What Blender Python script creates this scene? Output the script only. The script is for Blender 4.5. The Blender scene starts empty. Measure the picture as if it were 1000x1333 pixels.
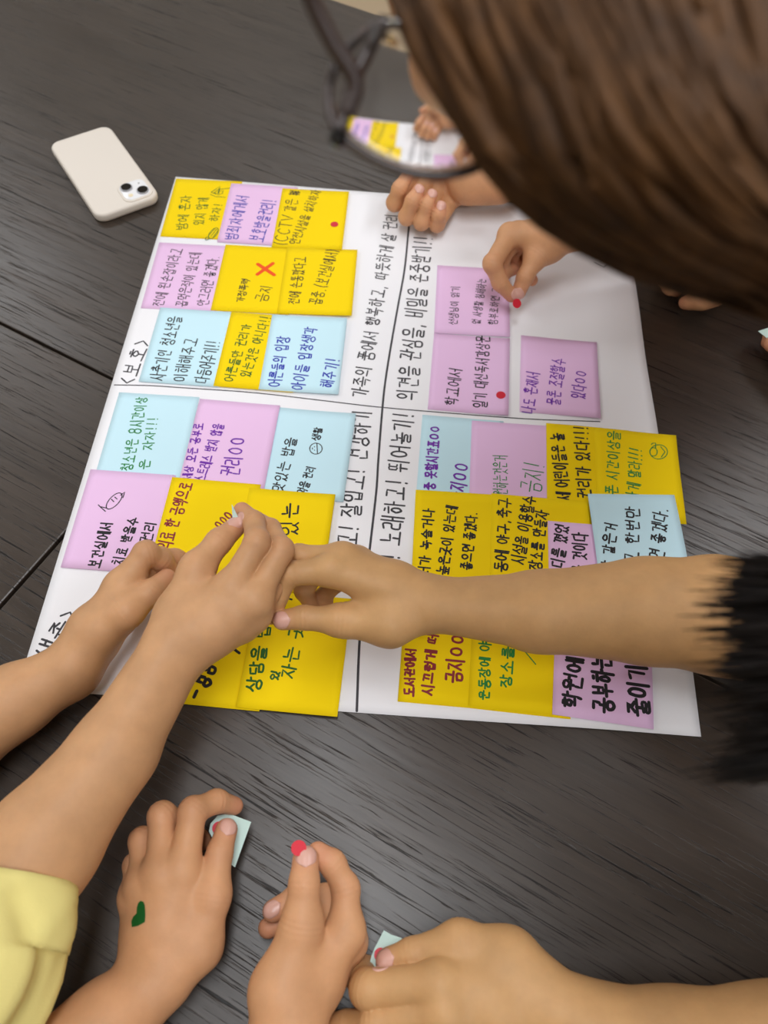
import bpy, bmesh, math, random
import numpy as np
from mathutils import Vector, Matrix
from mathutils.bvhtree import BVHTree
random.seed(7); RNG = np.random.RandomState(7)
C = bpy.context.scene.collection
SC = bpy.context.scene
# ------------------------------------------------------------------ camera
ROT = (0.530819580, -0.0267857842, 0.0702161028)
CAM = np.array([0.236729086, -0.723447269, 0.596461118]); F = 1026.8
cd = bpy.data.cameras.new('camera'); cam = bpy.data.objects.new('camera', cd); C.objects.link(cam)
cam.location = CAM; cam.rotation_euler = ROT
cd.sensor_fit = 'HORIZONTAL'; cd.sensor_width = 36.0; cd.lens = F / 1000 * 36; cd.clip_start = 0.01
cd.dof.use_dof = True; cd.dof.focus_distance = 0.62; cd.dof.aperture_fstop = 9.0; cd.dof.aperture_blades = 0
SC.camera = cam
# ------------------------------------------------------------------ light
SC.view_settings.view_transform = 'Standard'; SC.view_settings.look = 'None'
SC.view_settings.exposure = 0.0; SC.view_settings.gamma = 1.0; SC.view_settings.use_curve_mapping = False
SC.cycles.use_denoising = True
w = bpy.data.worlds.new('world'); SC.world = w; w.use_nodes = True
w.node_tree.nodes['Background'].inputs[0].default_value = (1.0, 0.95, 0.90, 1)
w.node_tree.nodes['Background'].inputs[1].default_value = 0.22
LP = 1.09
def area(name, loc, target, sx, sy, power, col):
    l = bpy.data.lights.new(name, 'AREA'); l.shape = 'RECTANGLE'; l.size = sx; l.size_y = sy; l.energy = power; l.color = col
    o = bpy.data.objects.new(name, l); C.objects.link(o); o.location = loc
    o.rotation_euler = (Vector(target) - Vector(loc)).to_track_quat('-Z', 'Y').to_euler()
    return o
for nm, x, y, p, sx, sy in (('over_table', 0.20, -0.62, 14.5, .3, 1.2), ('left', -1.7, 1.5, 17, 1.2, .3), ('side', -1.9, -0.45, 13, .3, 1.2), ('right', 1.35, 0.35, 15, .3, 1.2), ('far', 0.0, 1.9, 9, 1.2, .3), ('near', 1.3, -1.7, 13, 1.2, .3)):  # ceiling lamps, plus 'side', an added fill that brightens the sheet's left
    area('ceiling_or_fill_lamp_' + nm, (x, y, 1.73), (x, y, 0), sx, sy, p * LP, (0.955, 0.985, 1.02))

# ------------------------------------------------------------------ pixel <-> place
RM = np.array(Matrix.Rotation(ROT[2], 3, 'Z') @ Matrix.Rotation(ROT[1], 3, 'Y') @ Matrix.Rotation(ROT[0], 3, 'X'))
def at(u, v, z=0.0):                       # the point seen at pixel (u, v) at height z (metres) over the table
    d = RM @ np.array([(u - 500) / F, -(v - 666.5) / F, -1.0])
    return CAM + d * ((z - CAM[2]) / d[2])
def atd(u, v, dep):                        # the point seen at pixel (u, v) at a depth along the view axis
    return CAM + dep * (RM @ np.array([(u - 500) / F, -(v - 666.5) / F, -1.0]))
def U(j):                                  # joint (u, v, z mm, r mm) -> (point, radius)
    return at(j[0], j[1], j[2] * 1e-3), j[3] * 1e-3

# ------------------------------------------------------------------ materials
def srgb(r, g, b):
    f = lambda c: (c / 255 / 12.92) if c / 255 <= .04045 else ((c / 255 + .055) / 1.055) ** 2.4
    return (f(r), f(g), f(b), 1)
def mat(name, col, rough=.6, spec=.5, **kw):
    m = bpy.data.materials.new(name); m.use_nodes = True; b = m.node_tree.nodes['Principled BSDF']
    b.inputs['Base Color'].default_value = col; b.inputs['Roughness'].default_value = rough
    b.inputs['Specular IOR Level'].default_value = spec
    for k, v in kw.items(): b.inputs[k.replace('_', ' ')].default_value = v
    return m, m.node_tree, b
def bump(nt, b, height, strength, dist):
    n = nt.nodes.new('ShaderNodeBump'); n.inputs['Strength'].default_value = strength; n.inputs['Distance'].default_value = dist
    nt.links.new(height, n.inputs['Height']); nt.links.new(n.outputs[0], b.inputs['Normal']); return n
def coords(nt, scale, rot=(0, 0, 0)):
    t = nt.nodes.new('ShaderNodeTexCoord'); mp = nt.nodes.new('ShaderNodeMapping')
    mp.inputs['Scale'].default_value = scale; mp.inputs['Rotation'].default_value = rot
    nt.links.new(t.outputs['Object'], mp.inputs[0]); return mp.outputs[0]
def noise(nt, vec, scale, detail=3, rough=.55, dist=0):
    n = nt.nodes.new('ShaderNodeTexNoise'); n.inputs['Scale'].default_value = scale; n.inputs['Detail'].default_value = detail
    n.inputs['Roughness'].default_value = rough; n.inputs['Distortion'].default_value = dist
    if vec is not None: nt.links.new(vec, n.inputs['Vector'])
    return n.outputs['Fac']
def ramp(nt, fac, stops):
    r = nt.nodes.new('ShaderNodeValToRGB'); e = r.color_ramp.elements
    e[0].position, e[0].color = stops[0]; e[1].position, e[1].color = stops[-1]
    for p, c in stops[1:-1]:
        x = e.new(p); x.color = c
    nt.links.new(fac, r.inputs[0]); return r.outputs[0]
def g(x): return (x, x, x, 1)

def wood():
    m, nt, b = mat('dark_wood_laminate', srgb(48, 43, 40), .36, .62)
    v1 = coords(nt, (1.0, 26, 1)); grain = noise(nt, v1, 9, 5, .65, .6)
    v2 = coords(nt, (2.2, 96, 1)); pores = noise(nt, v2, 5, 6, .66, 1.1)
    v3 = coords(nt, (1, 5, 1)); big = noise(nt, v3, 3.0, 2, .5, 1.2)
    wv = nt.nodes.new('ShaderNodeTexWave'); wv.bands_direction = 'Y'; wv.inputs['Scale'].default_value = 22
    wv.inputs['Distortion'].default_value = 9; wv.inputs['Detail'].default_value = 3; wv.inputs['Detail Scale'].default_value = 1.4
    nt.links.new(coords(nt, (.35, 1, 1)), wv.inputs['Vector'])
    def math_(op, a, bb):
        n = nt.nodes.new('ShaderNodeMath'); n.operation = op
        for i, x in enumerate((a, bb)):
            if isinstance(x, (int, float)): n.inputs[i].default_value = x
            else: nt.links.new(x, n.inputs[i])
        return n.outputs[0]
    pr = nt.nodes.new('ShaderNodeMapRange'); pr.inputs['From Min'].default_value = .375; pr.inputs['From Max'].default_value = .435
    nt.links.new(pores, pr.inputs[0]); pore = pr.outputs[0]                      # 0 in a pore, 1 on the flat laminate
    h = math_('ADD', math_('MULTIPLY', pore, .8), math_('ADD', math_('MULTIPLY', grain, .25), math_('MULTIPLY', wv.outputs['Fac'], .22)))
    c = ramp(nt, math_('ADD', math_('MULTIPLY', grain, .55), math_('MULTIPLY', big, .45)), [(.30, srgb(45, 37, 31)), (.55, srgb(58, 48, 40)), (.75, srgb(70, 58, 49))])
    mx = nt.nodes.new('ShaderNodeMix'); mx.data_type = 'RGBA'; mx.inputs['A'].default_value = srgb(30, 26, 24)
    nt.links.new(pore, mx.inputs['Factor']); nt.links.new(c, mx.inputs['B']); nt.links.new(mx.outputs['Result'], b.inputs['Base Color'])
    nt.links.new(math_('ADD', math_('MULTIPLY', pore, .34), .22), b.inputs['Specular IOR Level'])
    nt.links.new(math_('ADD', math_('MULTIPLY', big, .16), .28), b.inputs['Roughness'])
    bump(nt, b, h, .32, .0005)
    return m
def paper(name, col, amp=.25):
    m, nt, b = mat(name, col, .85, .25)
    bump(nt, b, noise(nt, coords(nt, (1, 1, 1)), 900, 3), amp, .0002)
    return m
def skin(name, base, blush, rough=.52):
    m, nt, b = mat(name, base, rough, .35, Subsurface_Weight=.12, Subsurface_Scale=.004)
    b.inputs['Subsurface Radius'].default_value = (1.0, .35, .2)
    at_ = nt.nodes.new('ShaderNodeAttribute'); at_.attribute_name = 'blush'
    n1 = noise(nt, coords(nt, (1, 1, 1)), 38, 4, .6)
    c1 = ramp(nt, n1, [(.3, tuple(x * .90 for x in base[:3]) + (1,)), (.7, tuple(min(1, x * 1.09) for x in base[:3]) + (1,))])
    mx = nt.nodes.new('ShaderNodeMix'); mx.data_type = 'RGBA'
    nt.links.new(at_.outputs['Fac'], mx.inputs['Factor']); nt.links.new(c1, mx.inputs['A']); mx.inputs['B'].default_value = blush
    nt.links.new(mx.outputs['Result'], b.inputs['Base Color'])
    bump(nt, b, noise(nt, coords(nt, (1, 1, 1)), 420, 3, .6), .22, .0004)
    return m
M = {}
M['wood'] = wood()
M['edge'] = mat('black_edge_band', srgb(20, 18, 18), .5)[0]
M['metal'] = mat('grey_metal', srgb(120, 120, 122), .35, .5, Metallic=.9)[0]
M['floor'] = mat('tan_floor', srgb(186, 164, 134), .6)[0]
M['poster'] = paper('poster_paper', srgb(238, 237, 240), .2)
M['yellow'] = paper('yellow_paper', srgb(246, 212, 0)); M['pink'] = paper('pink_paper', srgb(233, 194, 231))
M['blue'] = paper('blue_paper', srgb(200, 233, 244)); M['mint'] = paper('mint_paper', srgb(206, 232, 224))
for k, c in dict(black=(34, 33, 36), grey=(62, 60, 64), green=(40, 132, 60), darkgreen=(40, 96, 34), blueink=(44, 54, 170), purple=(112, 40, 165), maroon=(140, 44, 52), redorange=(236, 82, 22)).items():
    M[k] = mat(k + '_ink', srgb(*c), .6, .3)[0]
M['dot'] = mat('red_sticker', srgb(206, 22, 46), .45, .4)[0]
M['heart'] = mat('green_sticker', srgb(12, 88, 34), .45, .4)[0]
M['case'] = mat('cream_silicone', srgb(226, 217, 206), .55, .4)[0]
M['white_glass'] = mat('white_glass', srgb(240, 240, 242), .12, .5)[0]
M['lens_black'] = mat('lens_black', srgb(12, 12, 14), .08, .6)[0]
M['ring'] = mat('camera_ring', srgb(190, 190, 194), .3, .5, Metallic=.8)[0]
M['flash'] = mat('flash_cream', srgb(240, 225, 190), .3)[0]
M['skin_warm'] = skin('skin_light', srgb(200, 152, 109), srgb(206, 130, 106))
M['skin_tan'] = skin('skin_tan', srgb(194, 150, 101), srgb(194, 124, 100))
M['skin_peach'] = skin('skin_peach', srgb(204, 152, 110), srgb(206, 128, 108))
M['nail'] = mat('fingernail', srgb(214, 165, 149), .32, .5)[0]
M['shirt_yellow'] = mat('yellow_cotton', srgb(234, 219, 140), .9, .2)[0]
bump(M['shirt_yellow'].node_tree, M['shirt_yellow'].node_tree.nodes['Principled BSDF'], noise(M['shirt_yellow'].node_tree, coords(M['shirt_yellow'].node_tree, (1, 1, 1)), 700, 3), .4, .0005)
M['shirt_dark'] = mat('dark_olive_cotton', srgb(62, 62, 52), .9, .2)[0]
M['shirt_rose'] = mat('rose_cotton', srgb(168, 104, 120), .9, .2)[0]; M['shirt_grey'] = mat('grey_cotton', srgb(120, 122, 128), .9, .2)[0]
M['shirt_black'] = mat('black_cotton', srgb(30, 28, 30), .9, .2)[0]
def hairmat(name, a, bcol):
    m, nt, b = mat(name, a, .6, .18)
    c = ramp(nt, noise(nt, coords(nt, (1, 1, 1)), 30, 4, .7), [(.32, a), (.7, bcol)])
    nt.links.new(c, b.inputs['Base Color']); return m
M['hair_brown'] = hairmat('brown_hair', srgb(48, 32, 20), srgb(96, 65, 37))
M['hair_black'] = hairmat('black_hair', srgb(10, 8, 8), srgb(26, 20, 18))
M['frame'] = mat('dark_brown_acetate', srgb(52, 38, 34), .35, .5)[0]
M['gold'] = mat('gold_metal', srgb(206, 170, 110), .25, .5, Metallic=1.0)[0]
gm, gnt, gb = mat('clear_glass', (1, 1, 1, 1), 0.0, .5, Transmission_Weight=1.0, IOR=1.5); M['glass'] = gm

# ------------------------------------------------------------------ object helpers
def obj(name, verts, faces, material, parent=None, smooth=False):
    me = bpy.data.meshes.new(name)
    me.from_pydata([tuple(map(float, v)) for v in verts], [], [tuple(map(int, f)) for f in faces]); me.update()
    if material is not None: me.materials.append(material)
    if smooth: me.polygons.foreach_set('use_smooth', [True] * len(me.polygons))
    o = bpy.data.objects.new(name, me); C.objects.link(o)
    if parent is not None: o.parent = parent; o.matrix_parent_inverse = parent.matrix_world.inverted()
    return o
def tag(o, label, cat, group=None):
    o['label'] = label; o['category'] = cat
    if group: o['group'] = group
    return o
def empty(name, loc, rz=0):
    o = bpy.data.objects.new(name, None); C.objects.link(o); o.empty_display_size = .02
    o.location = loc; o.rotation_euler = (0, 0, rz)
    o.matrix_world = Matrix.Translation(loc) @ Matrix.Rotation(rz, 4, 'Z'); return o
def local_child(name, bm, material, parent, smooth=False):      # geometry given in the parent's own frame
    me = bpy.data.meshes.new(name); bm.to_mesh(me); bm.free(); me.materials.append(material)
    if smooth: me.polygons.foreach_set('use_smooth', [True] * len(me.polygons))
    o = bpy.data.objects.new(name, me); C.objects.link(o); o.parent = parent; return o
def rbox(sx, sy, sz, z0, r=0.0, corner=0.0, seg=4, x=0, y=0):   # slab with rounded corners and edges, standing on z0
    bm = bmesh.new()
    bmesh.ops.create_cube(bm, size=1); bmesh.ops.scale(bm, vec=(sx, sy, sz), verts=bm.verts)
    bmesh.ops.translate(bm, vec=(x, y, z0 + sz / 2), verts=bm.verts)
    if corner:
        es = [e for e in bm.edges if abs(e.verts[0].co.z - e.verts[1].co.z) > sz * .5]
        bmesh.ops.bevel(bm, geom=es, offset=corner, segments=8, profile=.5, affect='EDGES')
    if r:
        es = [e for e in bm.edges if abs(e.verts[0].co.z - e.verts[1].co.z) < 1e-6 and len(e.link_faces) == 2 and abs(e.link_faces[0].normal.z - e.link_faces[1].normal.z) > .5]
        bm.normal_update()
        es = [e for e in bm.edges if len(e.link_faces) == 2 and abs(abs(e.link_faces[0].normal.z) - abs(e.link_faces[1].normal.z)) > .5]
        bmesh.ops.bevel(bm, geom=es, offset=r, segments=seg, profile=.5, affect='EDGES')
    return bm
def cyl(r, h, z0, x=0, y=0, n=28):
    bm = bmesh.new(); bmesh.ops.create_cone(bm, cap_ends=True, radius1=r, radius2=r, depth=h, segments=n)
    bmesh.ops.translate(bm, vec=(x, y, z0 + h / 2), verts=bm.verts); return bm
def tube(path, radii, n=8, flat=1.0, nrm=None):                   # verts, faces of a closed tube along a path
    P = np.asarray(path, float); k = len(P); R = np.full(k, radii) if np.isscalar(radii) else np.asarray(radii)
    T = np.gradient(P, axis=0); T /= np.linalg.norm(T, axis=1)[:, None] + 1e-12
    up = np.array(nrm if nrm is not None else (0.13, 0.21, 0.97)); vs = []; fs = []
    for i in range(k):
        a = np.cross(T[i], up); a /= np.linalg.norm(a) + 1e-12; b = np.cross(a, T[i])
        for j in range(n):
            t = 2 * math.pi * j / n; vs.append(P[i] + R[i] * (math.cos(t) * a + flat * math.sin(t) * b))
    for i in range(k - 1):
        for j in range(n):
            fs.append((i * n + j, i * n + (j + 1) % n, (i + 1) * n + (j + 1) % n, (i + 1) * n + j))
    fs.append(tuple(range(n - 1, -1, -1))); fs.append(tuple((k - 1) * n + j for j in range(n)))
    return vs, fs
def spline(pts, n):                                               # Catmull-Rom through the points
    P = np.asarray(pts, float); P = np.vstack([2 * P[0] - P[1], P, 2 * P[-1] - P[-2]]); out = []
    m = len(P) - 3
    for t in np.linspace(0, m - 1e-9, n):
        i = int(t); f = t - i; a, b, c, d = P[i:i + 4]
        out.append(.5 * (2 * b + (c - a) * f + (2 * a - 5 * b + 4 * c - d) * f * f + (3 * b - a - 3 * c + d) * f ** 3))
    return np.array(out)
class MB:
    def __init__(s): s.v = []; s.f = []
    def add(s, vf):
        n = len(s.v); s.v += list(vf[0]); s.f += [tuple(i + n for i in f) for f in vf[1]]
    def build(s, name, m, parent=None, smooth=False): return obj(name, s.v, s.f, m, parent, smooth)

# ------------------------------------------------------------------ the setting: floor
M['wall'] = mat('off_white_paint', srgb(226, 224, 220), .8)[0]
X0, X1, Y0, Y1, Z0, Z1 = -2.8, 3.0, -2.8, 3.2, -.73, 1.76
def slab(name, x0, x1, y0, y1, z0, z1, m):
    v = [(x, y, z) for z in (z0, z1) for y in (y0, y1) for x in (x0, x1)]
    o = obj(name, v, [(0, 2, 3, 1), (4, 5, 7, 6), (0, 1, 5, 4), (2, 6, 7, 3), (0, 4, 6, 2), (1, 3, 7, 5)], m); o['kind'] = 'structure'
slab('floor', X0 - .1, X1 + .1, Y0 - .1, Y1 + .1, Z0 - .1, Z0, M['floor']); slab('ceiling', X0 - .1, X1 + .1, Y0 - .1, Y1 + .1, Z1, Z1 + .1, M['wall'])
slab('wall_left', X0 - .1, X0, Y0, Y1, Z0, Z1, M['wall']); slab('wall_right', X1, X1 + .1, Y0, Y1, Z0, Z1, M['wall'])
slab('wall_near', X0, X1, Y0 - .1, Y0, Z0, Z1, M['wall']); slab('wall_far', X0, X1, Y1, Y1 + .1, Z0, Z1, M['wall'])

# ------------------------------------------------------------------ tables
TA = math.radians(-25.4); TD = np.array([math.cos(TA), math.sin(TA)]); TN = np.array([-TD[1], TD[0]])
def table(a0, a1, n0, n1, label):
    c = TD * (a0 + a1) / 2 + TN * (n0 + n1) / 2; L, W = a1 - a0, n1 - n0
    t = empty('table', (c[0], c[1], -.73), TA); tag(t, label, 'table', 'dark wood tables pushed together')
    local_child('tabletop', rbox(L, W, .025, .705, .0015, .004, 2), M['wood'], t)
    for sx in (-1, 1):
        for sy in (-1, 1): local_child('leg', rbox(.04, .04, .705, 0, .003, .003, 2, sx * (L / 2 - .06), sy * (W / 2 - .06)), M['metal'], t)
table(-.75, .95, -.2405, .4555, "dark wood-grain table across the top, under the cream smartphone")
table(-1.36, .1400, -.94, -.2430, 'dark wood-grain table at the left edge, beside the left side of the poster')
table(.1430, .95, -.94, -.2430, 'dark wood-grain table under the lower half of the poster and the lower hands')

# ------------------------------------------------------------------ poster sheet
TL, BL, BR = at(229, 231), at(23, 897), at(914.5, 959.6)
a_, b_ = at(500, 252), at(827, 370); dt = (a_ - TL)[:2]; dr = (b_ - BR)[:2]
k = np.linalg.solve(np.array([dt, -dr]).T, (BR - TL)[:2]); TR = np.array([*(TL[:2] + k[0] * dt), 0])
def paper_z(x, y):                                                # the sheet lies almost flat, rippled towards its right side
    s = np.clip((x - .25) / .22, 0, 1)
    z = .0009 + s * (.0011 + .0009 * np.sin(x * 34 + y * 21) + .0007 * np.sin(y * 47 - x * 15 + 1.3))
    return z + .0003 * np.sin(x * 21 + 1) * np.sin(y * 17)
NX, NY = 60, 66; vs = []; fs = []
for layer in (0, 1):
    for j in range(NY + 1):
        for i in range(NX + 1):
            s, t = i / NX, j / NY
            p = (TL * (1 - s) + TR * s) * (1 - t) + (BL * (1 - s) + BR * s) * t
            wob = .0012 * math.sin(9 * t + 2) * (1 if i == NX else 0)
            vs.append((p[0] + wob, p[1], paper_z(p[0], p[1]) - layer * .0002))
n1 = (NX + 1) * (NY + 1); q = lambda i, j: j * (NX + 1) + i
for j in range(NY):
    for i in range(NX):
        f = (q(i, j), q(i, j + 1), q(i + 1, j + 1), q(i + 1, j)); fs.append(f); fs.append(tuple(n1 + x for x in reversed(f)))
rim = [q(i, 0) for i in range(NX)] + [q(NX, j) for j in range(NY)] + [q(i, NY) for i in range(NX, 0, -1)] + [q(0, j) for j in range(NY, 0, -1)]
for a, b in zip(rim, rim[1:] + rim[:1]): fs.append((a, b, n1 + b, n1 + a))
poster = obj('poster', vs, fs, M['poster'], None, True)
tag(poster, 'large white paper sheet ruled in four, covered with sticky notes, lying across the tables', 'poster')

# ------------------------------------------------------------------ handwriting: strokes for Hangul letters
def circ(cx, cy, rx, ry, n=12): return [(cx + rx * math.sin(2 * math.pi * i / n), cy - ry * math.cos(2 * math.pi * i / n)) for i in range(n + 1)]
CON = {
 'ㄱ': [[(.08, .14), (.84, .1), (.72, .95)]], 'ㄴ': [[(.16, .05), (.18, .85), (.92, .8)]],
 'ㄷ': [[(.88, .1), (.16, .14), (.16, .85), (.92, .86)]], 'ㄹ': [[(.1, .1), (.82, .08), (.82, .46), (.16, .5), (.14, .9), (.92, .9)]],
 'ㅁ': [[(.15, .1), (.18, .9), (.85, .88), (.86, .1), (.12, .12)]], 'ㅂ': [[(.16, .05), (.18, .92), (.85, .9), (.86, .04)], [(.18, .5), (.84, .48)]],
 'ㅅ': [[(.52, .05), (.36, .55), (.05, .95)], [(.42, .45), (.92, .95)]], 'ㅇ': [circ(.5, .5, .4, .42)],
 'ㅈ': [[(.1, .12), (.86, .1), (.5, .5), (.06, .95)], [(.48, .5), (.94, .95)]],
 'ㅊ': [[(.36, -.04), (.66, -.02)], [(.1, .26), (.86, .24), (.5, .58), (.06, .97)], [(.48, .58), (.94, .97)]],
 'ㅋ': [[(.08, .14), (.84, .1), (.72, .95)], [(.1, .52), (.78, .48)]], 'ㅌ': [[(.88, .08), (.16, .1), (.16, .88), (.92, .88)], [(.18, .48), (.82, .46)]],
 'ㅍ': [[(.05, .12), (.95, .1)], [(.32, .12), (.36, .88)], [(.68, .12), (.64, .88)], [(.02, .9), (.98, .9)]],
 'ㅎ': [[(.36, .0), (.66, .02)], [(.08, .24), (.92, .22)], circ(.5, .68, .3, .27)]}
for d, s in {'ㄲ': 'ㄱ', 'ㄸ': 'ㄷ', 'ㅃ': 'ㅂ', 'ㅆ': 'ㅅ', 'ㅉ': 'ㅈ'}.items():
    CON[d] = [[(x * .48 + o, y) for x, y in st] for o in (0, .52) for st in CON[s]]
for d, (s, t) in {'ㄳ': 'ㄱㅅ', 'ㄵ': 'ㄴㅈ', 'ㄶ': 'ㄴㅎ', 'ㄺ': 'ㄹㄱ', 'ㄻ': 'ㄹㅁ', 'ㄼ': 'ㄹㅂ', 'ㄽ': 'ㄹㅅ', 'ㄾ': 'ㄹㅌ', 'ㄿ': 'ㄹㅍ', 'ㅀ': 'ㄹㅎ', 'ㅄ': 'ㅂㅅ'}.items():
    CON[d] = [[(x * .46, y) for x, y in st] for st in CON[s]] + [[(x * .46 + .54, y) for x, y in st] for st in CON[t]]
VERT = {'ㅏ': [[(.35, 0), (.35, 1)], [(.35, .46), (.95, .44)]], 'ㅑ': [[(.35, 0), (.35, 1)], [(.35, .34), (.95, .32)], [(.35, .6), (.95, .58)]],
 'ㅓ': [[(.75, 0), (.75, 1)], [(.05, .46), (.75, .46)]], 'ㅕ': [[(.75, 0), (.75, 1)], [(.05, .34), (.75, .34)], [(.05, .6), (.75, .6)]], 'ㅣ': [[(.5, 0), (.5, 1)]],
 'ㅐ': [[(.2, 0), (.2, .95)], [(.8, 0), (.8, 1)], [(.2, .48), (.8, .46)]], 'ㅒ': [[(.2, 0), (.2, .95)], [(.8, 0), (.8, 1)], [(.2, .36), (.8, .36)], [(.2, .6), (.8, .6)]],
 'ㅔ': [[(.48, 0), (.48, .95)], [(.9, 0), (.9, 1)], [(0, .48), (.48, .46)]], 'ㅖ': [[(.48, 0), (.48, .95)], [(.9, 0), (.9, 1)], [(0, .36), (.48, .36)], [(0, .6), (.48, .6)]]}
HOR = {'ㅗ': [[(.5, 0), (.5, .8)], [(.02, .82), (.98, .8)]], 'ㅛ': [[(.32, 0), (.32, .8)], [(.68, 0), (.68, .8)], [(.02, .82), (.98, .8)]],
 'ㅜ': [[(.02, .2), (.98, .18)], [(.5, .2), (.48, 1)]], 'ㅠ': [[(.02, .2), (.98, .18)], [(.34, .2), (.3, 1)], [(.66, .2), (.68, 1)]], 'ㅡ': [[(.02, .5), (.98, .48)]]}
COMB = {'ㅘ': 'ㅗㅏ', 'ㅙ': 'ㅗㅐ', 'ㅚ': 'ㅗㅣ', 'ㅝ': 'ㅜㅓ', 'ㅞ': 'ㅜㅔ', 'ㅟ': 'ㅜㅣ', 'ㅢ': 'ㅡㅣ'}
CHO = 'ㄱㄲㄴㄷㄸㄹㅁㅂㅃㅅㅆㅇㅈㅉㅊㅋㅌㅍㅎ'; JUNG = 'ㅏㅐㅑㅒㅓㅔㅕㅖㅗㅘㅙㅚㅛㅜㅝㅞㅟㅠㅡㅢㅣ'
JONG = [''] + list('ㄱㄲㄳㄴㄵㄶㄷㄹㄺㄻㄼㄽㄾㄿㅀㅁㅂㅄㅅㅆㅇㅈㅊㅋㅌㅍㅎ')
SYM = {'!': [[(.5, .02), (.48, .68)], [(.47, .92), (.49, .95)]], '.': [[(.35, .95), (.37, .98)]], ',': [[(.4, .85), (.3, 1.05)]], "'": [[(.5, 0), (.4, .25)]],
 '(': [[(.7, -.05), (.4, .3), (.4, .7), (.7, 1.05)]], ')': [[(.3, -.05), (.6, .3), (.6, .7), (.3, 1.05)]], '<': [[(.85, .1), (.2, .5), (.85, .92)]], '>': [[(.15, .1), (.8, .5), (.15, .92)]],
 'C': [[(.9, .15), (.5, .02), (.15, .3), (.15, .7), (.5, .97), (.92, .85)]], 'T': [[(.05, .06), (.95, .06)], [(.5, .06), (.5, .97)]], 'V': [[(.05, .03), (.5, .97), (.95, .03)]],
 '8': [circ(.5, .26, .26, .24), circ(.5, .73, .32, .26)], '4': [[(.6, .0), (.1, .65), (.9, .65)], [(.65, .4), (.62, 1)]], '~': [[(.1, .5), (.35, .35), (.6, .6), (.9, .45)]], '-': [[(.2, .5), (.8, .5)]],
 '*': [[(.1, .2), (.9, .3), (.1, .45), (.9, .55), (.1, .7), (.9, .8)], [(.2, .1), (.3, .9)], [(.5, .1), (.55, .9)], [(.8, .1), (.75, .9)]]}
def put(sts, x0, y0, x1, y1): return [[(x0 + x * (x1 - x0), y0 + y * (y1 - y0)) for x, y in s] for s in sts]
def glyph(ch):
    o = ord(ch) - 0xAC00
    if 0 <= o < 11172:
        c, v, f = CHO[o // 588], JUNG[(o % 588) // 28], JONG[o % 28]; b = .60 if f else 1.0; out = []
        if v in VERT:
            wide = v in 'ㅐㅒㅔㅖ'; out += put(CON[c], 0, .04, .50 if wide else .58, b * .9); out += put(VERT[v], .56 if wide else .6, 0, 1, b * (1.0 if not f else .98))
        elif v in HOR:
            t = v == 'ㅡ'; out += put(CON[c], .16, 0, .84, b * .56); out += put(HOR[v], 0, b * (.6 if not t else .58), 1, b * .98)
        else:
            h, w_ = COMB[v]; out += put(CON[c], .04, 0, .56, b * .52); out += put(HOR[h], 0, b * .56, .62, b * .92); out += put(VERT[w_], .62, 0, 1, b)
        if f: out += put(CON[f], .14, .64, .9, 1.0)
        return out
    if ch in CON: return put(CON[ch], .1, .1, .9, .9)
    return SYM.get(ch, [])
def ribbon(mb, pts, wd, zf):                                       # a flat pen stroke with round ends, pts in metres on the sheet
    P = np.array(pts, float); n = len(P)
    if n == 1: P = np.vstack([P, P + 1e-5]); n = 2
    if n > 2:
        P = spline(P, n * 3) if n >= 5 else np.vstack([P[i] + (P[i + 1] - P[i]) * t for i in range(n - 1) for t in (0, .5)] + [P[-1]]); n = len(P)
    T = np.gradient(P, axis=0); T /= np.linalg.norm(T, axis=1)[:, None] + 1e-12; N = np.stack([-T[:, 1], T[:, 0]], 1)
    o = len(mb.v)
    for i in range(n):
        for s in (1, -1):
            x, y = P[i] + s * N[i] * wd / 2; mb.v.append((x, y, zf(x, y)))
    mb.f += [(o + 2 * i, o + 2 * i + 1, o + 2 * i + 3, o + 2 * i + 2) for i in range(n - 1)]
    for e, sg in ((0, -1), (n - 1, 1)):                              # half-disc caps
        o = len(mb.v)
        for a in np.linspace(-math.pi / 2, math.pi / 2, 6):
            x, y = P[e] + wd / 2 * (math.cos(a) * T[e] * sg + math.sin(a) * N[e] * sg); mb.v.append((x, y, zf(x, y)))
        mb.f.append(tuple(range(o, o + 6)))
def write(mb, text, p0, p1, hpx, wd, zf, jit=.06, asp=1.0):                 # text runs from pixel p0 to p1 (line centre), letters hpx pixels tall
    a, b = at(*p0)[:2], at(*p1)[:2]; L = np.linalg.norm(b - a); D = (b - a) / L; Up = np.array([-D[1], D[0]])
    mid = (np.array(p0) + np.array(p1)) / 2; h = np.linalg.norm(at(mid[0] + hpx, mid[1])[:2] - at(*mid)[:2])
    adv = [.45 if c == ' ' else (.5 if c in "!.,'()<>" else 1.0) for c in text]; unit = L / sum(adv); x = 0
    for c, ad in zip(text, adv):
        gw = min(unit * ad * .86, h * 1.15 * asp); cx = x + unit * ad / 2; r = RNG.uniform(-jit, jit); sc = RNG.uniform(.92, 1.06)
        for st in glyph(c):
            pts = []
            for gx, gy in st:
                lx = (gx - .5) * gw * sc; ly = (.5 - gy) * h * sc
                lx, ly = lx * math.cos(r) - ly * math.sin(r), lx * math.sin(r) + ly * math.cos(r)
                pts.append(a + D * (cx + lx) + Up * (ly + RNG.uniform(-.02, .02) * h) + RNG.uniform(-.012, .012, 2) * h)
            ribbon(mb, pts, wd * 1.18 * RNG.uniform(.9, 1.1), zf)
        x += unit * ad
def draw(mb, strokes, wd, zf):
    for s in strokes: ribbon(mb, [at(*p)[:2] for p in s], wd, zf)

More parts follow.
